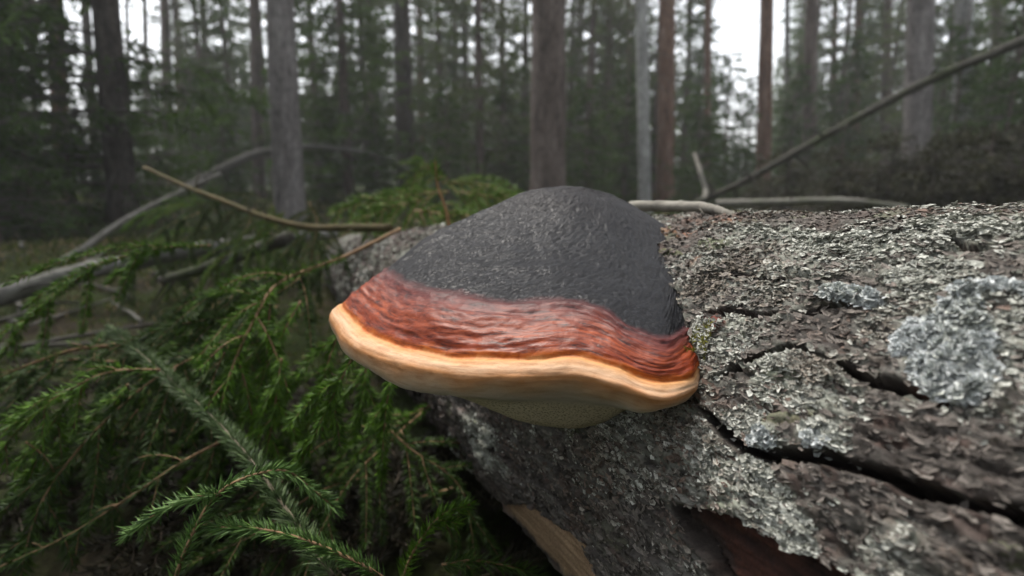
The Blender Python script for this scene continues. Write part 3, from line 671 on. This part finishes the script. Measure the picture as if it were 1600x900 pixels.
def near_label(px, Y, key):
    j = int(np.argmin([abs(px-t[2]) for t in trunks])); q = ['slender reddish pine', 'thin dark spruce', 'stout dark brown trunk', 'pole thin dark trunk', 'greyish brown straight trunk', 'thin far reddish pine', 'brown pine behind the pale grey trunk', 'pale grey trunk with the arched branch', 'dark brown trunk behind the green shoot',
        'faint reddish far trunk', 'thick trunk behind the fungus', 'thin far brown trunk', 'pale whitish slender trunk', 'red brown pine beside the pale trunk', 'thin orange brown pine', 'reddish pine at the tall sky gap', 'grey brown trunk behind the leaning dead tree', 'thin reddish trunk beyond the leaning dead tree', 'brown far trunk beyond the leaning dead tree', 'stout grey trunk crossed by the leaning dead tree', 'pale trunk crossed by the leaning dead tree', 'slim trunk by the dark pole', 'slim far trunk in the gap', 'slim reddish trunk by the dense spruce', 'slim grey trunk behind the fungus', 'slim grey trunk by the thick trunk', 'very slim trunk by the pale one', 'very slim far trunk', 'slim grey trunk past the sky gap', 'slim reddish trunk past the sky gap', 'slim brown trunk by the leaning dead tree', 'slim brown trunk by the black one', 'nearly black boughed trunk'][j]
    k = {'s_tall': 'tall full green', 's_mid': 'mid height bushy', 's_wisp': 'wispy grey green', 's_small': 'young low dark'}[key]
    return '%s spruce %s the %s' % (k, 'just behind' if Y < 16 else ('well behind' if Y < 26 else 'far behind'), q)
def fill_tree(px, Y, key, sc_, lb, grp, mt=None, nm='spruce_tree'):
    if Y < 24 and key in ('s_tall', 's_wisp', 's_mid'): sc_ *= .78
    if lb in (LT, LS): lb = near_label(px, Y, key)
    b0 = at(px, 280, Y); gz = float(ground_z(b0[0], Y)); root = empty(nm, (b0[0], Y, gz), rng.uniform(0, 6.28))
    tag(root, lb, 'tree' if nm == 'spruce_tree' else 'bush', grp)
    Hh = {'s_tall': 13, 's_mid': 8, 's_wisp': 11, 's_small': 3, 's_brush': 1.6}[key]*sc_
    k = (key, 'trunk')
    if k not in protos:
        o = trunk_mesh('trunk', M_TR_BROWN, Hh/sc_, {'s_tall': .13, 's_mid': .09, 's_wisp': .11, 's_small': .035, 's_brush': .03}[key], (0, 0), 77, None, 10, 16, .15); protos[k] = o.data; bpy.data.objects.remove(o)
    o = link(bpy.data.objects.new('trunk', protos[k]), root); o.scale = (sc_,)*3
    add_crown(key, root, sc_, 0)
LS = 'young dark green spruce low in the undergrowth beneath the tall trunks'
G2 = 'spruces that fill the forest behind'
LT = 'full spruce with drooping green boughs down to the undergrowth in the dim forest'
for a in [(545, 9.6, 's_tall', .9, 'dense dark green spruce beside the pale grey trunk with the arched branch'),
          (750, 9.5, 's_wisp', .95, 'wispy grey green spruce hung with lichen between the dark trunk and the thick trunk')]:
    fill_tree(*a, G2)
for a in [(330, 13, 's_wisp', .9), (920, 11.5, 's_wisp', .95), (980, 15, 's_mid', 1.1), (1560, 9.5, 's_wisp', .8), (1640, 8, 's_mid', .9), (1300, 15, 's_wisp', 1.), (1410, 13, 's_wisp', 1.),
          (690, 15, 's_tall', 1.), (820, 14, 's_tall', 1.), (460, 15, 's_tall', 1.), (590, 19, 's_wisp', 1.2), (1085, 19, 's_mid', 1.05), (1240, 18, 's_mid', .95), (40, 9, 's_mid', .5),
          (-70, 7.5, 's_tall', .8), (-30, 12, 's_mid', .8), (240, 20, 's_wisp', .6), (380, 22, 's_tall', 1.), (1230, 24, 's_tall', .8), (1470, 19, 's_mid', 1.2), (1350, 22, 's_tall', 1), (1530, 22, 's_tall', 1), (1620, 16, 's_wisp', 1)]:
    fill_tree(a[0], a[1], a[2], a[3], LT, G2)
for a in [(500, 12, 's_wisp', 1.), (575, 14, 's_tall', 1.), (645, 12.5, 's_wisp', 1.), (715, 18, 's_tall', 1.1), (785, 12, 's_wisp', 1.), (890, 16, 's_tall', 1.), (945, 13, 's_wisp', 1.), (1020, 14, 's_wisp', 1.), (1065, 16, 's_tall', .9),
          (1255, 16, 's_wisp', 1.), (1320, 18, 's_tall', 1), (1375, 17, 's_wisp', 1), (1455, 15, 's_tall', .9), (1520, 15, 's_wisp', 1), (1585, 13, 's_tall', 1), (300, 16, 's_wisp', 1), (370, 15, 's_tall', .9), (425, 18, 's_wisp', 1.1)]:
    fill_tree(a[0], a[1], a[2], a[3], LT, G2)
for i in range(46):
    px = rng.uniform(-200, 1800); Y = rng.uniform(22, 48)
    if 1110 < px < 1210 or (40 < px < 235 and rng.uniform() < .95): continue
    fill_tree(px, Y, ['s_tall', 's_wisp', 's_tall'][i % 3], rng.uniform(.75, 1.15), LT, G2)
LS = 'young dark green spruce low in the undergrowth beneath the tall trunks'
for a in [(45, 6.0, .75), (110, 7, .8), (190, 8.5, .75), (250, 10, .7), (310, 11, .8), (520, 12, .6), (590, 9, .5), (700, 8, .55), (790, 10, .7), (915, 8.5, .6), (975, 9.5, .7), (1090, 9, .6), (1130, 10.5, .8), (1165, 13, .8),
          (1230, 12, .8), (1310, 11, .9), (1480, 8.5, .8), (1560, 7.5, .8), (-20, 5, .8), (355, 9.5, .6)]:
    fill_tree(a[0], a[1], 's_small', a[2]*1.25, LS, 'young spruces in the undergrowth')
for a in [(1230, 6.4, 1.0), (1310, 5.6, 1.0), (1390, 5.2, 1.1), (1460, 5.0, 1.1), (1540, 4.7, 1.1), (1620, 4.6, 1.2), (1180, 6.9, .7), (1500, 5.8, 1.2), (1590, 5.9, 1.3)]:
    fill_tree(a[0], a[1], 's_brush', a[2]*.62, 'dark brownish heap of dead spruce boughs beyond the log', 'heaps of dead boughs', nm='brush_heap')

# the forest goes on to the sides and behind the viewer
for i in range(11):
    az = math.radians(62+236*i/10)+rng.normal(0, .06); R_ = rng.uniform(4.5, 9); x, y = math.sin(az)*R_, math.cos(az)*R_
    root = empty('spruce_tree', (x, y, float(ground_z(x, y))), rng.uniform(0, 6)); tag(root, LT, 'tree', G2)
    trk = link(bpy.data.objects.new('trunk', protos[('s_tall', 'trunk')]), root); add_crown('s_tall', root)
# far wood closing the view: crowns that merge into one mass
r = np.random.default_rng(71); FV, FF, FC, n0 = [], [], [], 0
for i in range(330):
    px = r.uniform(-350, 1950) if i < 230 else r.choice([r.uniform(-1500, -350), r.uniform(1950, 3100)]); Y = r.uniform(34, 62); b0 = at(px, 280, Y); hh = r.uniform(5, 11)*Y/48
    if 1105 < px < 1205: hh = r.uniform(2.5, 4.6)*Y/48
    if 40 < px < 235: hh *= .62
    k = int(60*hh); z = r.uniform(0, 1, k)**.8; rad = (1-z)*hh*.17*r.uniform(.2, 1.1, k)+.1; a_ = r.uniform(0, 6.283, k)
    P = np.stack([b0[0]+np.cos(a_)*rad, Y+np.sin(a_)*rad, float(ground_z(b0[0], Y))+z*hh], -1); D = np.stack([np.cos(a_), np.sin(a_), -r.uniform(.2, .9, k)], -1)
    V, F = cards(P, D, r.uniform(.3, .7, k), r.uniform(.14, .3, k), r); FV.append(V); FF.append(F+n0); n0 += len(V)
    t = r.uniform(0, 1, (k, 1)); FC.append(np.repeat(np.array([.04, .06, .028])*(1-t)+np.array([.09, .12, .055])*t, 4, 0))
o = mesh('far_wood', np.vstack(FV), [np.vstack(FF)], M_FOL, None, False, {'Col': np.vstack(FC)}, 'stuff'); tag(o, 'far off spruce wood closing the view between the trunks', 'wood')

# ------------------------------------------------------------------ fallen sticks and dead wood on the ground
def stick(name, pts, r0, r1, cols, label, cat='branch', seed=0, moss=0, twigs=0, n=40):
    P = catmull(np.asarray(pts, float), n); root = empty(name, P[0])
    r = np.random.default_rng(seed); P = P+np.cumsum(r.normal(0, r0*.04, P.shape), 0)
    R = np.linspace(r0, r1, n)*(1+.12*fbm(P, 1.2/r0, 2, seed)); V, F = tube(P, R, 12, .12, seed)
    t = (fbm(V, .5/r0, 3, seed+3)*.5+.5)[:, None]; Cc = np.asarray(cols[0])*(1-t)+np.asarray(cols[1])*t
    if moss:
        k = (sstep(-.1, .4, fbm(V, .25/r0, 3, seed+9))*moss)[:, None]; Cc = Cc*(1-k)+np.array([.05, .075, .02])*k
    mesh('stem', V-P[0], F, M_STICK, root, True, {'Col': Cc})
    for k in range(twigs):
        i = r.integers(4, n-2); L = r.uniform(.06, .2)*r0/.02; d = unit(r.normal(size=3)+np.array([0, 0, .2])); Q = P[i]-P[0]+np.linspace(0, 1, 6)[:, None]*d*L; Q[:, 2] -= np.linspace(0, 1, 6)**2*L*.2
        V, F = tube(Q, np.linspace(r1*.35, r1*.08, 6), 6); mesh('twig', V, F, M_STICK, root, True, {'Col': np.broadcast_to(np.asarray(cols[0]), V.shape)})
    return tag(root, label, cat)
GREY = ((.07, .065, .055), (.22, .21, .19)); DARK = ((.035, .030, .026), (.12, .11, .095)); BRN = ((.10, .060, .034), (.24, .15, .085)); PALE = ((.13, .12, .10), (.36, .34, .30))
stick('leaning_dead_tree', ats([(1085, 318, 5.4), (1150, 290, 5.2), (1200, 262, 5.0), (1330, 190, 4.7), (1460, 122, 4.4), (1600, 62, 4.1), (1800, -30, 3.8)]), .026, .036, ((.028, .025, .02), (.11, .105, .09)), 'long thin dead trunk leaning diagonally across the forest', 'trunk', 21, .5, 14, 70)
stick('fallen_sapling', ats([(-160, 498, 1.9), (-40, 475, 2.0), (100, 440, 2.1), (210, 416, 2.2), (330, 392, 2.35), (420, 378, 2.5), (520, 366, 2.7)]), .043, .022, ((.08, .075, .067), (.27, .26, .245)), 'smooth grey fallen stem lying low over the mossy ground', 'trunk', 22, .25, 4, 60)
stick('fallen_branch', ats([(35, 440, 2.9), (120, 395, 3.2), (205, 338, 3.6), (300, 290, 4.2), (345, 270, 4.5)]), .022, .014, GREY, 'thin grey stick sloping up behind the smooth grey fallen stem', 'branch', 23, .3, 5)
stick('arched_branch', ats([(275, 304, 7.9), (330, 275, 8.3), (390, 245, 8.6), (425, 236, 8.8), (480, 229, 8.9), (540, 232, 9.0), (600, 243, 9.1), (650, 268, 9.2)]), .075, .025, ((.07, .065, .058), (.22, .21, .195)), 'arched dead branch passing behind the pale grey trunk', 'branch', 24, .15, 6)
stick('dead_stick', ats([(985, 323, .70), (1050, 323, .645), (1100, 327, .60), (1130, 335, .57), (1160, 346, .545)]), .0066, .004, PALE, 'pale barkless stick lying on top of the log beside the fungus', 'stick', 25, .1, 2)
stick('bark_strip', ats([(1130, 348, .57), (1180, 347, .525), (1240, 349, .485)]), .0035, .002, ((.06, .05, .04), (.2, .19, .16)), 'dark thin strip of bark along the top of the log', 'stick', 26, .5, 0)
stick('dead_log', ats([(1120, 318, 3.4), (1220, 314, 3.2), (1320, 312, 3.0), (1420, 322, 2.9)]), .022, .014, ((.10, .095, .08), (.26, .25, .22)), 'greyish dead log lying in the gloom behind the big log', 'log', 27, .4, 2)
stick('sloping_branch', ats([(226, 262, 1.75), (290, 292, 1.6), (350, 315, 1.5), (410, 338, 1.42), (480, 355, 1.36), (540, 356, 1.3), (610, 356, 1.22)]), .006, .009, ((.05, .040, .018), (.11, .085, .036)), 'bare olive brown branch sloping down to the far end of the log', 'branch', 28, .2, 5)
stick('snag_twig', ats([(1085, 240, 6.5), (1095, 270, 6.3), (1103, 300, 6.2), (1095, 325, 6.0)]), .02, .03, PALE, 'pale crooked dead twig rising before the young spruces near the leaning trunk', 'twig', 29, 0, 3)
stick('fallen_branch', ats([(455, 372, 1.75), (400, 392, 1.8), (330, 418, 1.85), (250, 440, 1.9)]), .022, .015, DARK, 'dark mossy branch lying beside the far end of the log', 'branch', 30, .6, 6)
r = np.random.default_rng(33)
for i in range(26):
    px, py = r.uniform(-100, 480), r.uniform(330, 560); ang = math.radians(11)+math.atan((py-450)/FPX); Y = min(6, (CAMZ)/math.tan(ang)); c = at(px, py, Y); az = r.uniform(0, 3.14); L = r.uniform(.12, .45)
    pts = [c+np.array([math.cos(az), math.sin(az), 0])*L*k+np.array([0, 0, r.uniform(0, .03)]) for k in (-1, -.3, .4, 1)]
    for p in pts: p[2] = float(ground_z(p[0], p[1]))+.012+abs(r.normal(0, .015))
    q = stick('ground_stick', pts, .006+.006*r.uniform(), .003, GREY if i % 2 else DARK, 'short dead stick lying on the mossy forest floor', 'stick', 40+i, .2, 1, 14); q['group'] = 'dead sticks on the forest floor'
# moss tufts, leaves and low plants nobody could count
r = np.random.default_rng(61); k = 100000
Yq = np.concatenate([r.uniform(1.35, 5, k//2), r.uniform(4, 18, k-k//2)]); Xq = r.uniform(-1.25, 1.25, k)*np.maximum(Yq, 1.2); Zq = ground_z(Xq, Yq)
sel = fbm(np.stack([Xq, Yq, Yq*0], -1), 1.2, 3, 70) > -.30; Xq, Yq, Zq = Xq[sel], Yq[sel], Zq[sel]; k = len(Xq)
far_ = np.clip(Yq/8, .25, 1.6)
V, F = cards(np.stack([Xq, Yq, Zq], -1), r.normal(0, .8, (k, 3))+np.array([0, 0, .9]), r.uniform(.03, .14, k)*far_, r.uniform(.012, .035, k)*far_, r)
t = r.uniform(0, 1, (k, 1)); Cc = np.array([.022, .034, .010])*(1-t)+np.array([.090, .118, .022])*t; u_ = r.uniform(0, 1, (k, 1)); Cc = np.where(u_ < .3, (.10, .072, .042), Cc); Cc = np.where(u_ < .1, (.27, .21, .13), Cc)
o = mesh('undergrowth', V, [F], M_FOL, None, False, {'Col': np.repeat(Cc, 4, 0)}, 'stuff'); tag(o, 'low moss, bilberry leaves and dry litter covering the forest floor', 'undergrowth')

# ------------------------------------------------------------------ spruce boughs in front of and beside the log
def needles(P, r, per_m=1900, ln=.0135, w_=.00062, c0=(.014, .045, .008), c1=(.060, .125, .022), flat=.55, tipcol=None, bare=0.0):
    """needles round a stem path P; returns V, F, C"""
    L = np.concatenate([[0], np.cumsum(np.linalg.norm(np.diff(P, axis=0), axis=1))]); k = max(12, int(L[-1]*per_m)); t = r.uniform(bare, 1.0, k)*L[-1]
    p = np.stack([np.interp(t, L, P[:, i]) for i in range(3)], -1); T, A, B = frames(P)
    TT = unit(np.stack([np.interp(t, L, T[:, i]) for i in range(3)], -1)); up = np.array([0, 0, 1.])
    sdv = unit(np.cross(TT, up+r.normal(0, .02, 3))); upv = np.cross(sdv, TT)
    az = r.uniform(-math.pi, math.pi, k); ca, sa = np.cos(az), np.sin(az)
    sa = np.where(sa < -.2, sa*.45, sa)                       # fewer needles point down
    rad = unit(sdv*ca[:, None]+upv*(sa*flat)[:, None]); fw = r.uniform(.45, .95, (k, 1))
    near_tip = sstep(.93, 1, t/L[-1])[:, None]
    D = unit(TT*(fw+near_tip*1.2)+rad*(1-.5*near_tip)+r.normal(0, .10, (k, 3))); ll = (ln*r.uniform(.7, 1.15, k)*(1-.3*near_tip[:, 0]))[:, None]
    e1 = unit(np.cross(D, r.normal(size=D.shape))); e2 = np.cross(D, e1); mid = p+D*ll*.45+np.array([0, 0, -1])*ll*.03; tip = p+D*ll+unit(TT)*ll*.12
    V = np.stack([p, mid+e1*w_, mid-e1*w_*.5+e2*w_*.87, mid-e1*w_*.5-e2*w_*.87, tip], 1).reshape(-1, 3)
    b_ = (np.arange(k)*5)[:, None]
    F = np.concatenate([b_+np.array(q) for q in ((0, 2, 1), (0, 3, 2), (0, 1, 3), (4, 1, 2), (4, 2, 3), (4, 3, 1))])
    s = r.uniform(0, 1, (k, 1)); Cc = np.asarray(c0)*(1-s)+np.asarray(c1)*s
    return V, F, np.repeat(Cc, 5, 0)
STEMC = ((.13, .075, .04), (.30, .19, .10))
GREEN = dict(c0=(.026, .074, .003), c1=(.120, .250, .012)); BLUE = dict(c0=(.036, .090, .018), c1=(.150, .265, .065)); FRESH = dict(c0=(.06, .13, .012), c1=(.15, .26, .03)); SHADED = dict(c0=(.014, .034, .006), c1=(.055, .115, .008))  # the darkest needle set has the thicket's shade put into its colour
def twig_part(name, P, r0, r1, parent, O, r, col, per_m, ln, w_, bare=0, stemc=STEMC):
    V, F = tube(P, np.linspace(r0, r1, len(P)), 7); t = r.uniform(0, 1, (len(V), 1))
    st = mesh(name, V-O, F, M_STEM, parent, True, {'Col': np.asarray(stemc[0])*(1-t)+np.asarray(stemc[1])*t})
    if per_m:
        V, F, Cc = needles(P, r, per_m, ln, w_, bare=bare, **col); mesh('needles', V-O, [F], M_NEEDLE, st, False, {'Col': Cc}, 'stuff')
    return st
def bough(name, pts, label, seed, group=None, r0=.0026, side=6, slen=.5, col=GREEN, per_m=1900, ln=.0135, w_=.00062, droop=.35, start=.2, bare=0, stemc=STEMC, cat='branch', world=False, updir=None):
    r = np.random.default_rng(seed); P = catmull(np.asarray(pts, float) if world else ats(pts), 36); O = P[0].copy(); root = empty(name, O)
    tot = np.linalg.norm(np.diff(P, axis=0), axis=1).sum(); T, A, B = frames(P)
    twig_part('stem', P, r0, r0*.4, root, O, r, col, per_m, ln, w_, bare, stemc)
    view = unit(P.mean(0)-CAM) if updir is None else np.asarray(updir)
    for k in range(side):
        t = start+(.93-start)*(k+.5*r.uniform())/max(side, 1); i = int(t*35); sg = 1 if k % 2 else -1
        lat = unit(np.cross(T[i], view))*sg; L = tot*slen*(1.1-t)*r.uniform(.7, 1.15)
        if L < .015: continue
        d = unit(T[i]*.75+lat*.75+r.normal(0, .18, 3)); u = np.linspace(0, 1, 12)[:, None]
        Q = P[i]+d*L*u+np.array([0, 0, -1])*droop*L*u**2+T[i]*L*.15*u**2
        twig_part('twig', Q, r0*.5, r0*.28, root, O, r, col, per_m, ln, w_, 0, stemc)
    return tag(root, label, cat, group)
N_NEAR = dict(per_m=3200, ln=.0128, w_=.00078)
bough('spruce_branch', [(600, 905, .40), (560, 880, .40), (480, 845, .405), (400, 826, .41), (330, 824, .415)], 'sharp green spruce twig with brown stem lying low beside the log', 1, side=0, col=BLUE, r0=.0020, **N_NEAR)
bough('spruce_branch', [(270, 915, .40), (290, 860, .405), (325, 790, .42), (370, 752, .43), (440, 735, .44), (480, 758, .445), (530, 800, .45)], 'arching spruce twig with fresh bluish green needles and bent tip', 2, side=0, col=BLUE, r0=.0018, **N_NEAR)
bough('spruce_branch', [(345, 772, .425), (300, 778, .425), (250, 800, .43), (195, 838, .435)], 'short side spruce twig spreading from the arching one', 3, side=0, col=BLUE, r0=.0013, **N_NEAR)
bough('spruce_branch', [(628, 905, .46), (650, 855, .465), (690, 805, .47), (735, 788, .475)], 'small upright spruce twig against the dark foot of the log', 4, side=2, slen=.35, start=.5, col=GREEN, r0=.0015, **N_NEAR)
bough('spruce_branch', [(520, 900, .42), (450, 800, .48), (400, 730, .52), (340, 660, .60), (240, 570, .72), (170, 510, .82)], 'long greyish green spruce branch running diagonally under the others', 5, side=0, r0=.0024, col=dict(c0=(.040, .075, .024), c1=(.13, .19, .075)), per_m=2600, ln=.0170, w_=.0009, stemc=((.09, .075, .05), (.19, .16, .11)))
bough('spruce_branch', [(625, 358, 1.05), (540, 400, .92), (440, 440, .80), (400, 495, .72), (365, 570, .66), (338, 660, .62)], 'drooping spruce branch with orange brown stem hanging from the log', 6, side=7, slen=.35, start=.35, r0=.0036, droop=.5, per_m=2200, ln=.0145, w_=.0008, bare=.3)
bough('spruce_branch', [(445, 438, .80), (385, 468, .82), (330, 505, .84), (280, 560, .84), (262, 610, .84)], 'side spruce branch with dense green needles forking off the drooping one', 7, side=6, slen=.4, r0=.0026, droop=.6, per_m=2200, ln=.0145, w_=.0008)
bough('spruce_branch', [(560, 540, .58), (545, 570, .57), (520, 620, .56), (490, 685, .55), (462, 735, .545)], 'spruce twig hanging down under the left edge of the fungus', 8, side=3, slen=.45, r0=.0015, start=.3, droop=.4, **N_NEAR)
bough('spruce_branch', [(612, 590, .62), (603, 640, .61), (598, 700, .60), (596, 760, .60)], 'straight hanging spruce twig close to the dark flank of the log', 9, side=2, slen=.3, r0=.0012, droop=.5, **N_NEAR)
bough('spruce_branch', [(250, 578, .66), (170, 582, .64), (90, 620, .62), (30, 670, .61), (-20, 730, .60)], 'arching green spruce branch drooping over dark hollow beside the mossy ground', 10, side=6, slen=.32, r0=.0022, droop=.6, per_m=1500, ln=.0155, w_=.00075)
bough('spruce_branch', [(185, 538, .85), (110, 548, .83), (40, 572, .82), (-40, 606, .80)], 'thin bare brown spruce branch edging the mossy ground', 11, side=3, slen=.2, r0=.003, per_m=500, ln=.014, w_=.0007)
bough('spruce_branch', [(345, 690, .62), (280, 725, .60), (190, 785, .58), (100, 840, .57), (-10, 890, .56)], 'long brown stemmed spruce branch deep in the shade', 12, side=5, slen=.22, r0=.0022, col=SHADED, per_m=900, ln=.014, w_=.0007)
bough('spruce_branch', [(215, 640, .68), (180, 690, .67), (150, 745, .66), (130, 800, .66)], 'dim hanging spruce twig in the dark hollow', 13, side=2, slen=.3, col=SHADED, r0=.0014, per_m=1400, ln=.015, w_=.0007)
bough('spruce_branch', [(40, 690, .62), (75, 720, .62), (95, 770, .62), (92, 810, .62)], 'short dim spruce twig curling down below the arching branch', 14, side=0, col=SHADED, r0=.0013, per_m=1400, ln=.015, w_=.0007)
bough('spruce_branch', [(690, 882, .44), (740, 876, .445), (800, 886, .45), (850, 905, .455)], 'dim spruce twig lying against the dark foot of the log', 16, side=2, slen=.3, col=SHADED, r0=.0013, per_m=2200, ln=.013, w_=.00075)
bough('spruce_shoot', [(702, 352, 1.06), (696, 325, 1.05), (684, 290, 1.04), (680, 252, 1.03)], 'upright orange brown spruce shoot with green tip behind the fungus', 15, side=4, slen=.35, start=.72, r0=.004, col=FRESH, per_m=600, ln=.014, w_=.0011, bare=.72, cat='shoot', stemc=((.26, .15, .07), (.45, .28, .14)))
for i, pts in enumerate([[(700, 300, 1.9), (640, 305, 1.85), (570, 318, 1.8), (515, 335, 1.75)], [(690, 285, 2.1), (760, 290, 2.05), (830, 318, 2.0)], [(670, 310, 1.8), (610, 325, 1.75), (545, 350, 1.7)], [(700, 280, 2.2), (660, 262, 2.15), (640, 300, 2.1)], [(720, 300, 1.9), (780, 312, 1.85), (830, 340, 1.8)], [(650, 330, 1.7), (700, 335, 1.65), (750, 340, 1.6)]]):
    bough('spruce_branch', pts, 'light green spruce bough spreading just behind the fungus', 30+i, 'light green boughs behind the fungus', side=14, slen=.55, start=.05, r0=.005, col=FRESH, per_m=750, ln=.022, w_=.0019, droop=.4, updir=(0, .6, -.8))
for i, (pts, lb) in enumerate([
        ([(470, 470, .74), (430, 545, .71), (405, 610, .69), (392, 670, .68)], 'bright green spruce twig hanging just past the drooping branch'),
        ([(535, 500, .70), (512, 570, .68), (495, 630, .67), (470, 690, .66)], 'bright green spruce twig hanging between the drooping branch and the fungus'),
        ([(390, 500, .80), (345, 560, .78), (312, 620, .77), (296, 670, .76)], 'green spruce twig hanging under the forked side branch'),
        ([(300, 520, .86), (255, 570, .84), (222, 620, .83)], 'green spruce twig drooping from the forked side branch tip'),
        ([(440, 560, .66), (432, 620, .65), (420, 690, .64), (412, 730, .64)], 'green spruce twig pointing straight down above the diagonal branch'),
        ([(575, 560, .66), (566, 625, .65), (556, 680, .645)], 'slim green spruce twig hanging beside the straight hanging one'),
        ([(140, 590, .66), (90, 650, .65), (60, 710, .64), (40, 770, .64)], 'green spruce spray hanging from the arching branch over the hollow'),
        ([(200, 600, .68), (165, 660, .67), (150, 710, .67)], 'small green spruce spray hanging below the arching branch')]):
    bough('spruce_branch', pts, lb, 60+i, r0=.0017, side=5, slen=.42, start=.15, droop=.45, per_m=2600, ln=.0140, w_=.00082)
# small moss tuft in the corner between conk and log
r = np.random.default_rng(91); root = empty('moss_tuft', at(1090, 530, .372))
for k in range(9):
    d = unit(np.array([r.normal(0, .5), -.4, 1.1*r.uniform(-.3, 1)])); P = np.array([r.normal(0, .004), -.004, r.normal(0, .007)])+np.linspace(0, 1, 8)[:, None]*d*r.uniform(.008, .018)
    V, F, Cc = needles(P, r, 2500, .0035, .0003, c0=(.12, .13, .015), c1=(.34, .33, .05)); mesh('frond', V, [F], M_NEEDLE, root, False, {'Col': Cc})
tag(root, 'tiny yellow green moss tuft wedged between the fungus and the bark', 'moss')
# boughs that fill the side of the log: a few shapes, copied and turned
pr = []
for k in range(4):
    r = np.random.default_rng(200+k); pts = [np.array([0, 0, 0]), np.array([.09, .01, -.02]), np.array([.19, .02*r.normal(), -.07]), np.array([.28, .03*r.normal(), -.16]), np.array([.33, .03*r.normal(), -.25])]
    pr.append(bough('spruce_branch', pts, '-', 210+k, 'green boughs hanging beside the log', r0=.0022, side=9, slen=.42, start=.12, droop=.5, col=[GREEN, SHADED, SHADED, SHADED][k], per_m=2000, ln=.0145, w_=.0009, world=True, updir=(0, 0, -1)))
spots = []
r = np.random.default_rng(400)
for i in range(16):      # dense green side below the far end of the log
    px = r.uniform(230, 420); py = r.uniform(430, 560); spots.append((px, py, r.uniform(.85, 1.2), 'green spruce bough hanging in the thicket beside the far end of the log'))
for i in range(9):
    px = r.uniform(20, 300); py = r.uniform(600, 800); spots.append((px, py, r.uniform(.80, .92), 'shaded spruce bough in the dark hollow under the diagonal branch'))
for i in range(8):
    px = r.uniform(300, 620); py = r.uniform(620, 860); spots.append((px, py, r.uniform(.72, .85), 'shaded spruce bough low between the diagonal branch and the log'))
for i in range(24):
    px = r.uniform(250, 460); py = r.uniform(320, 400); spots.append((px, py, r.uniform(1.7, 2.6), 'soft dark green bough below the bare sloping branch'))
used = set()
for i, (px, py, Y, lb) in enumerate(spots):
    k = i % 4; o = pr[k] if k not in used else copy_tree(pr[k]); used.add(k)
    s_ = r.uniform(.7, 1.1)*(1 if Y < 1.4 else .95); p = at(px, py, Y)+np.array([.12*s_, 0, .06*s_])
    o.location = p; o.scale = (s_,)*3; o.rotation_euler = (r.normal(0, .25), r.normal(.25, .25), math.pi+.5+r.normal(0, .6)); o['label'] = lb
    o['group'] = lb

# ------------------------------------------------------------------ damp forest air
m, n, l, b = newmat('air'); n.remove(b); pv = node(n, 'ShaderNodeVolumePrincipled', Density=.0045); pv.inputs['Color'].default_value = (.92, .95, .97, 1); pv.inputs['Anisotropy'].default_value = .2
l.new(pv.outputs[0], n['Material Output'].inputs['Volume'])
V = np.array([(x, y, z) for x in (-95, 95) for y in (-45, 145) for z in (-3, 24)]); F = np.array([(0, 1, 3, 2), (4, 6, 7, 5), (0, 4, 5, 1), (2, 3, 7, 6), (0, 2, 6, 4), (1, 5, 7, 3)])
o = mesh('haze', V, [F], m, None, False, None, 'stuff'); tag(o, 'thin damp haze in the forest air', 'haze')

# added dark boughs that stand in for the shade under the green ones
SHADE_COL = dict(c0=(.010, .009, .004), c1=(.034, .030, .012)); r = np.random.default_rng(640)
shade_proto = bough('shade_bough', [np.zeros(3), np.array([.10, .01, .012]), np.array([.21, -.01, .010]), np.array([.32, .02, 0.])], 'added dark spruce bough imitating the shade under the green twigs', 641, 'added boughs darkening the ground', r0=.0026, side=12, slen=.5, start=.05, droop=.05, col=SHADE_COL, per_m=1500, ln=.016, w_=.0011, world=True, updir=(0, 0, -1), stemc=((.03, .022, .014), (.08, .06, .04)))
for i in range(30):
    o = shade_proto if i == 0 else copy_tree(shade_proto); px, py = r.uniform(-80, 720), r.uniform(600, 940); ang = PITCH+math.atan((py-450)/FPX); Y = CAMZ/math.tan(ang)*r.uniform(.9, 1.02); p = at(px, py, Y)
    o.location = (p[0], p[1], float(ground_z(p[0], p[1]))+.012+.05*r.uniform()); o.scale = (r.uniform(.8, 1.2),)*3; o.rotation_euler = (r.normal(0, .2), r.normal(0, .12), r.uniform(0, 6.28))
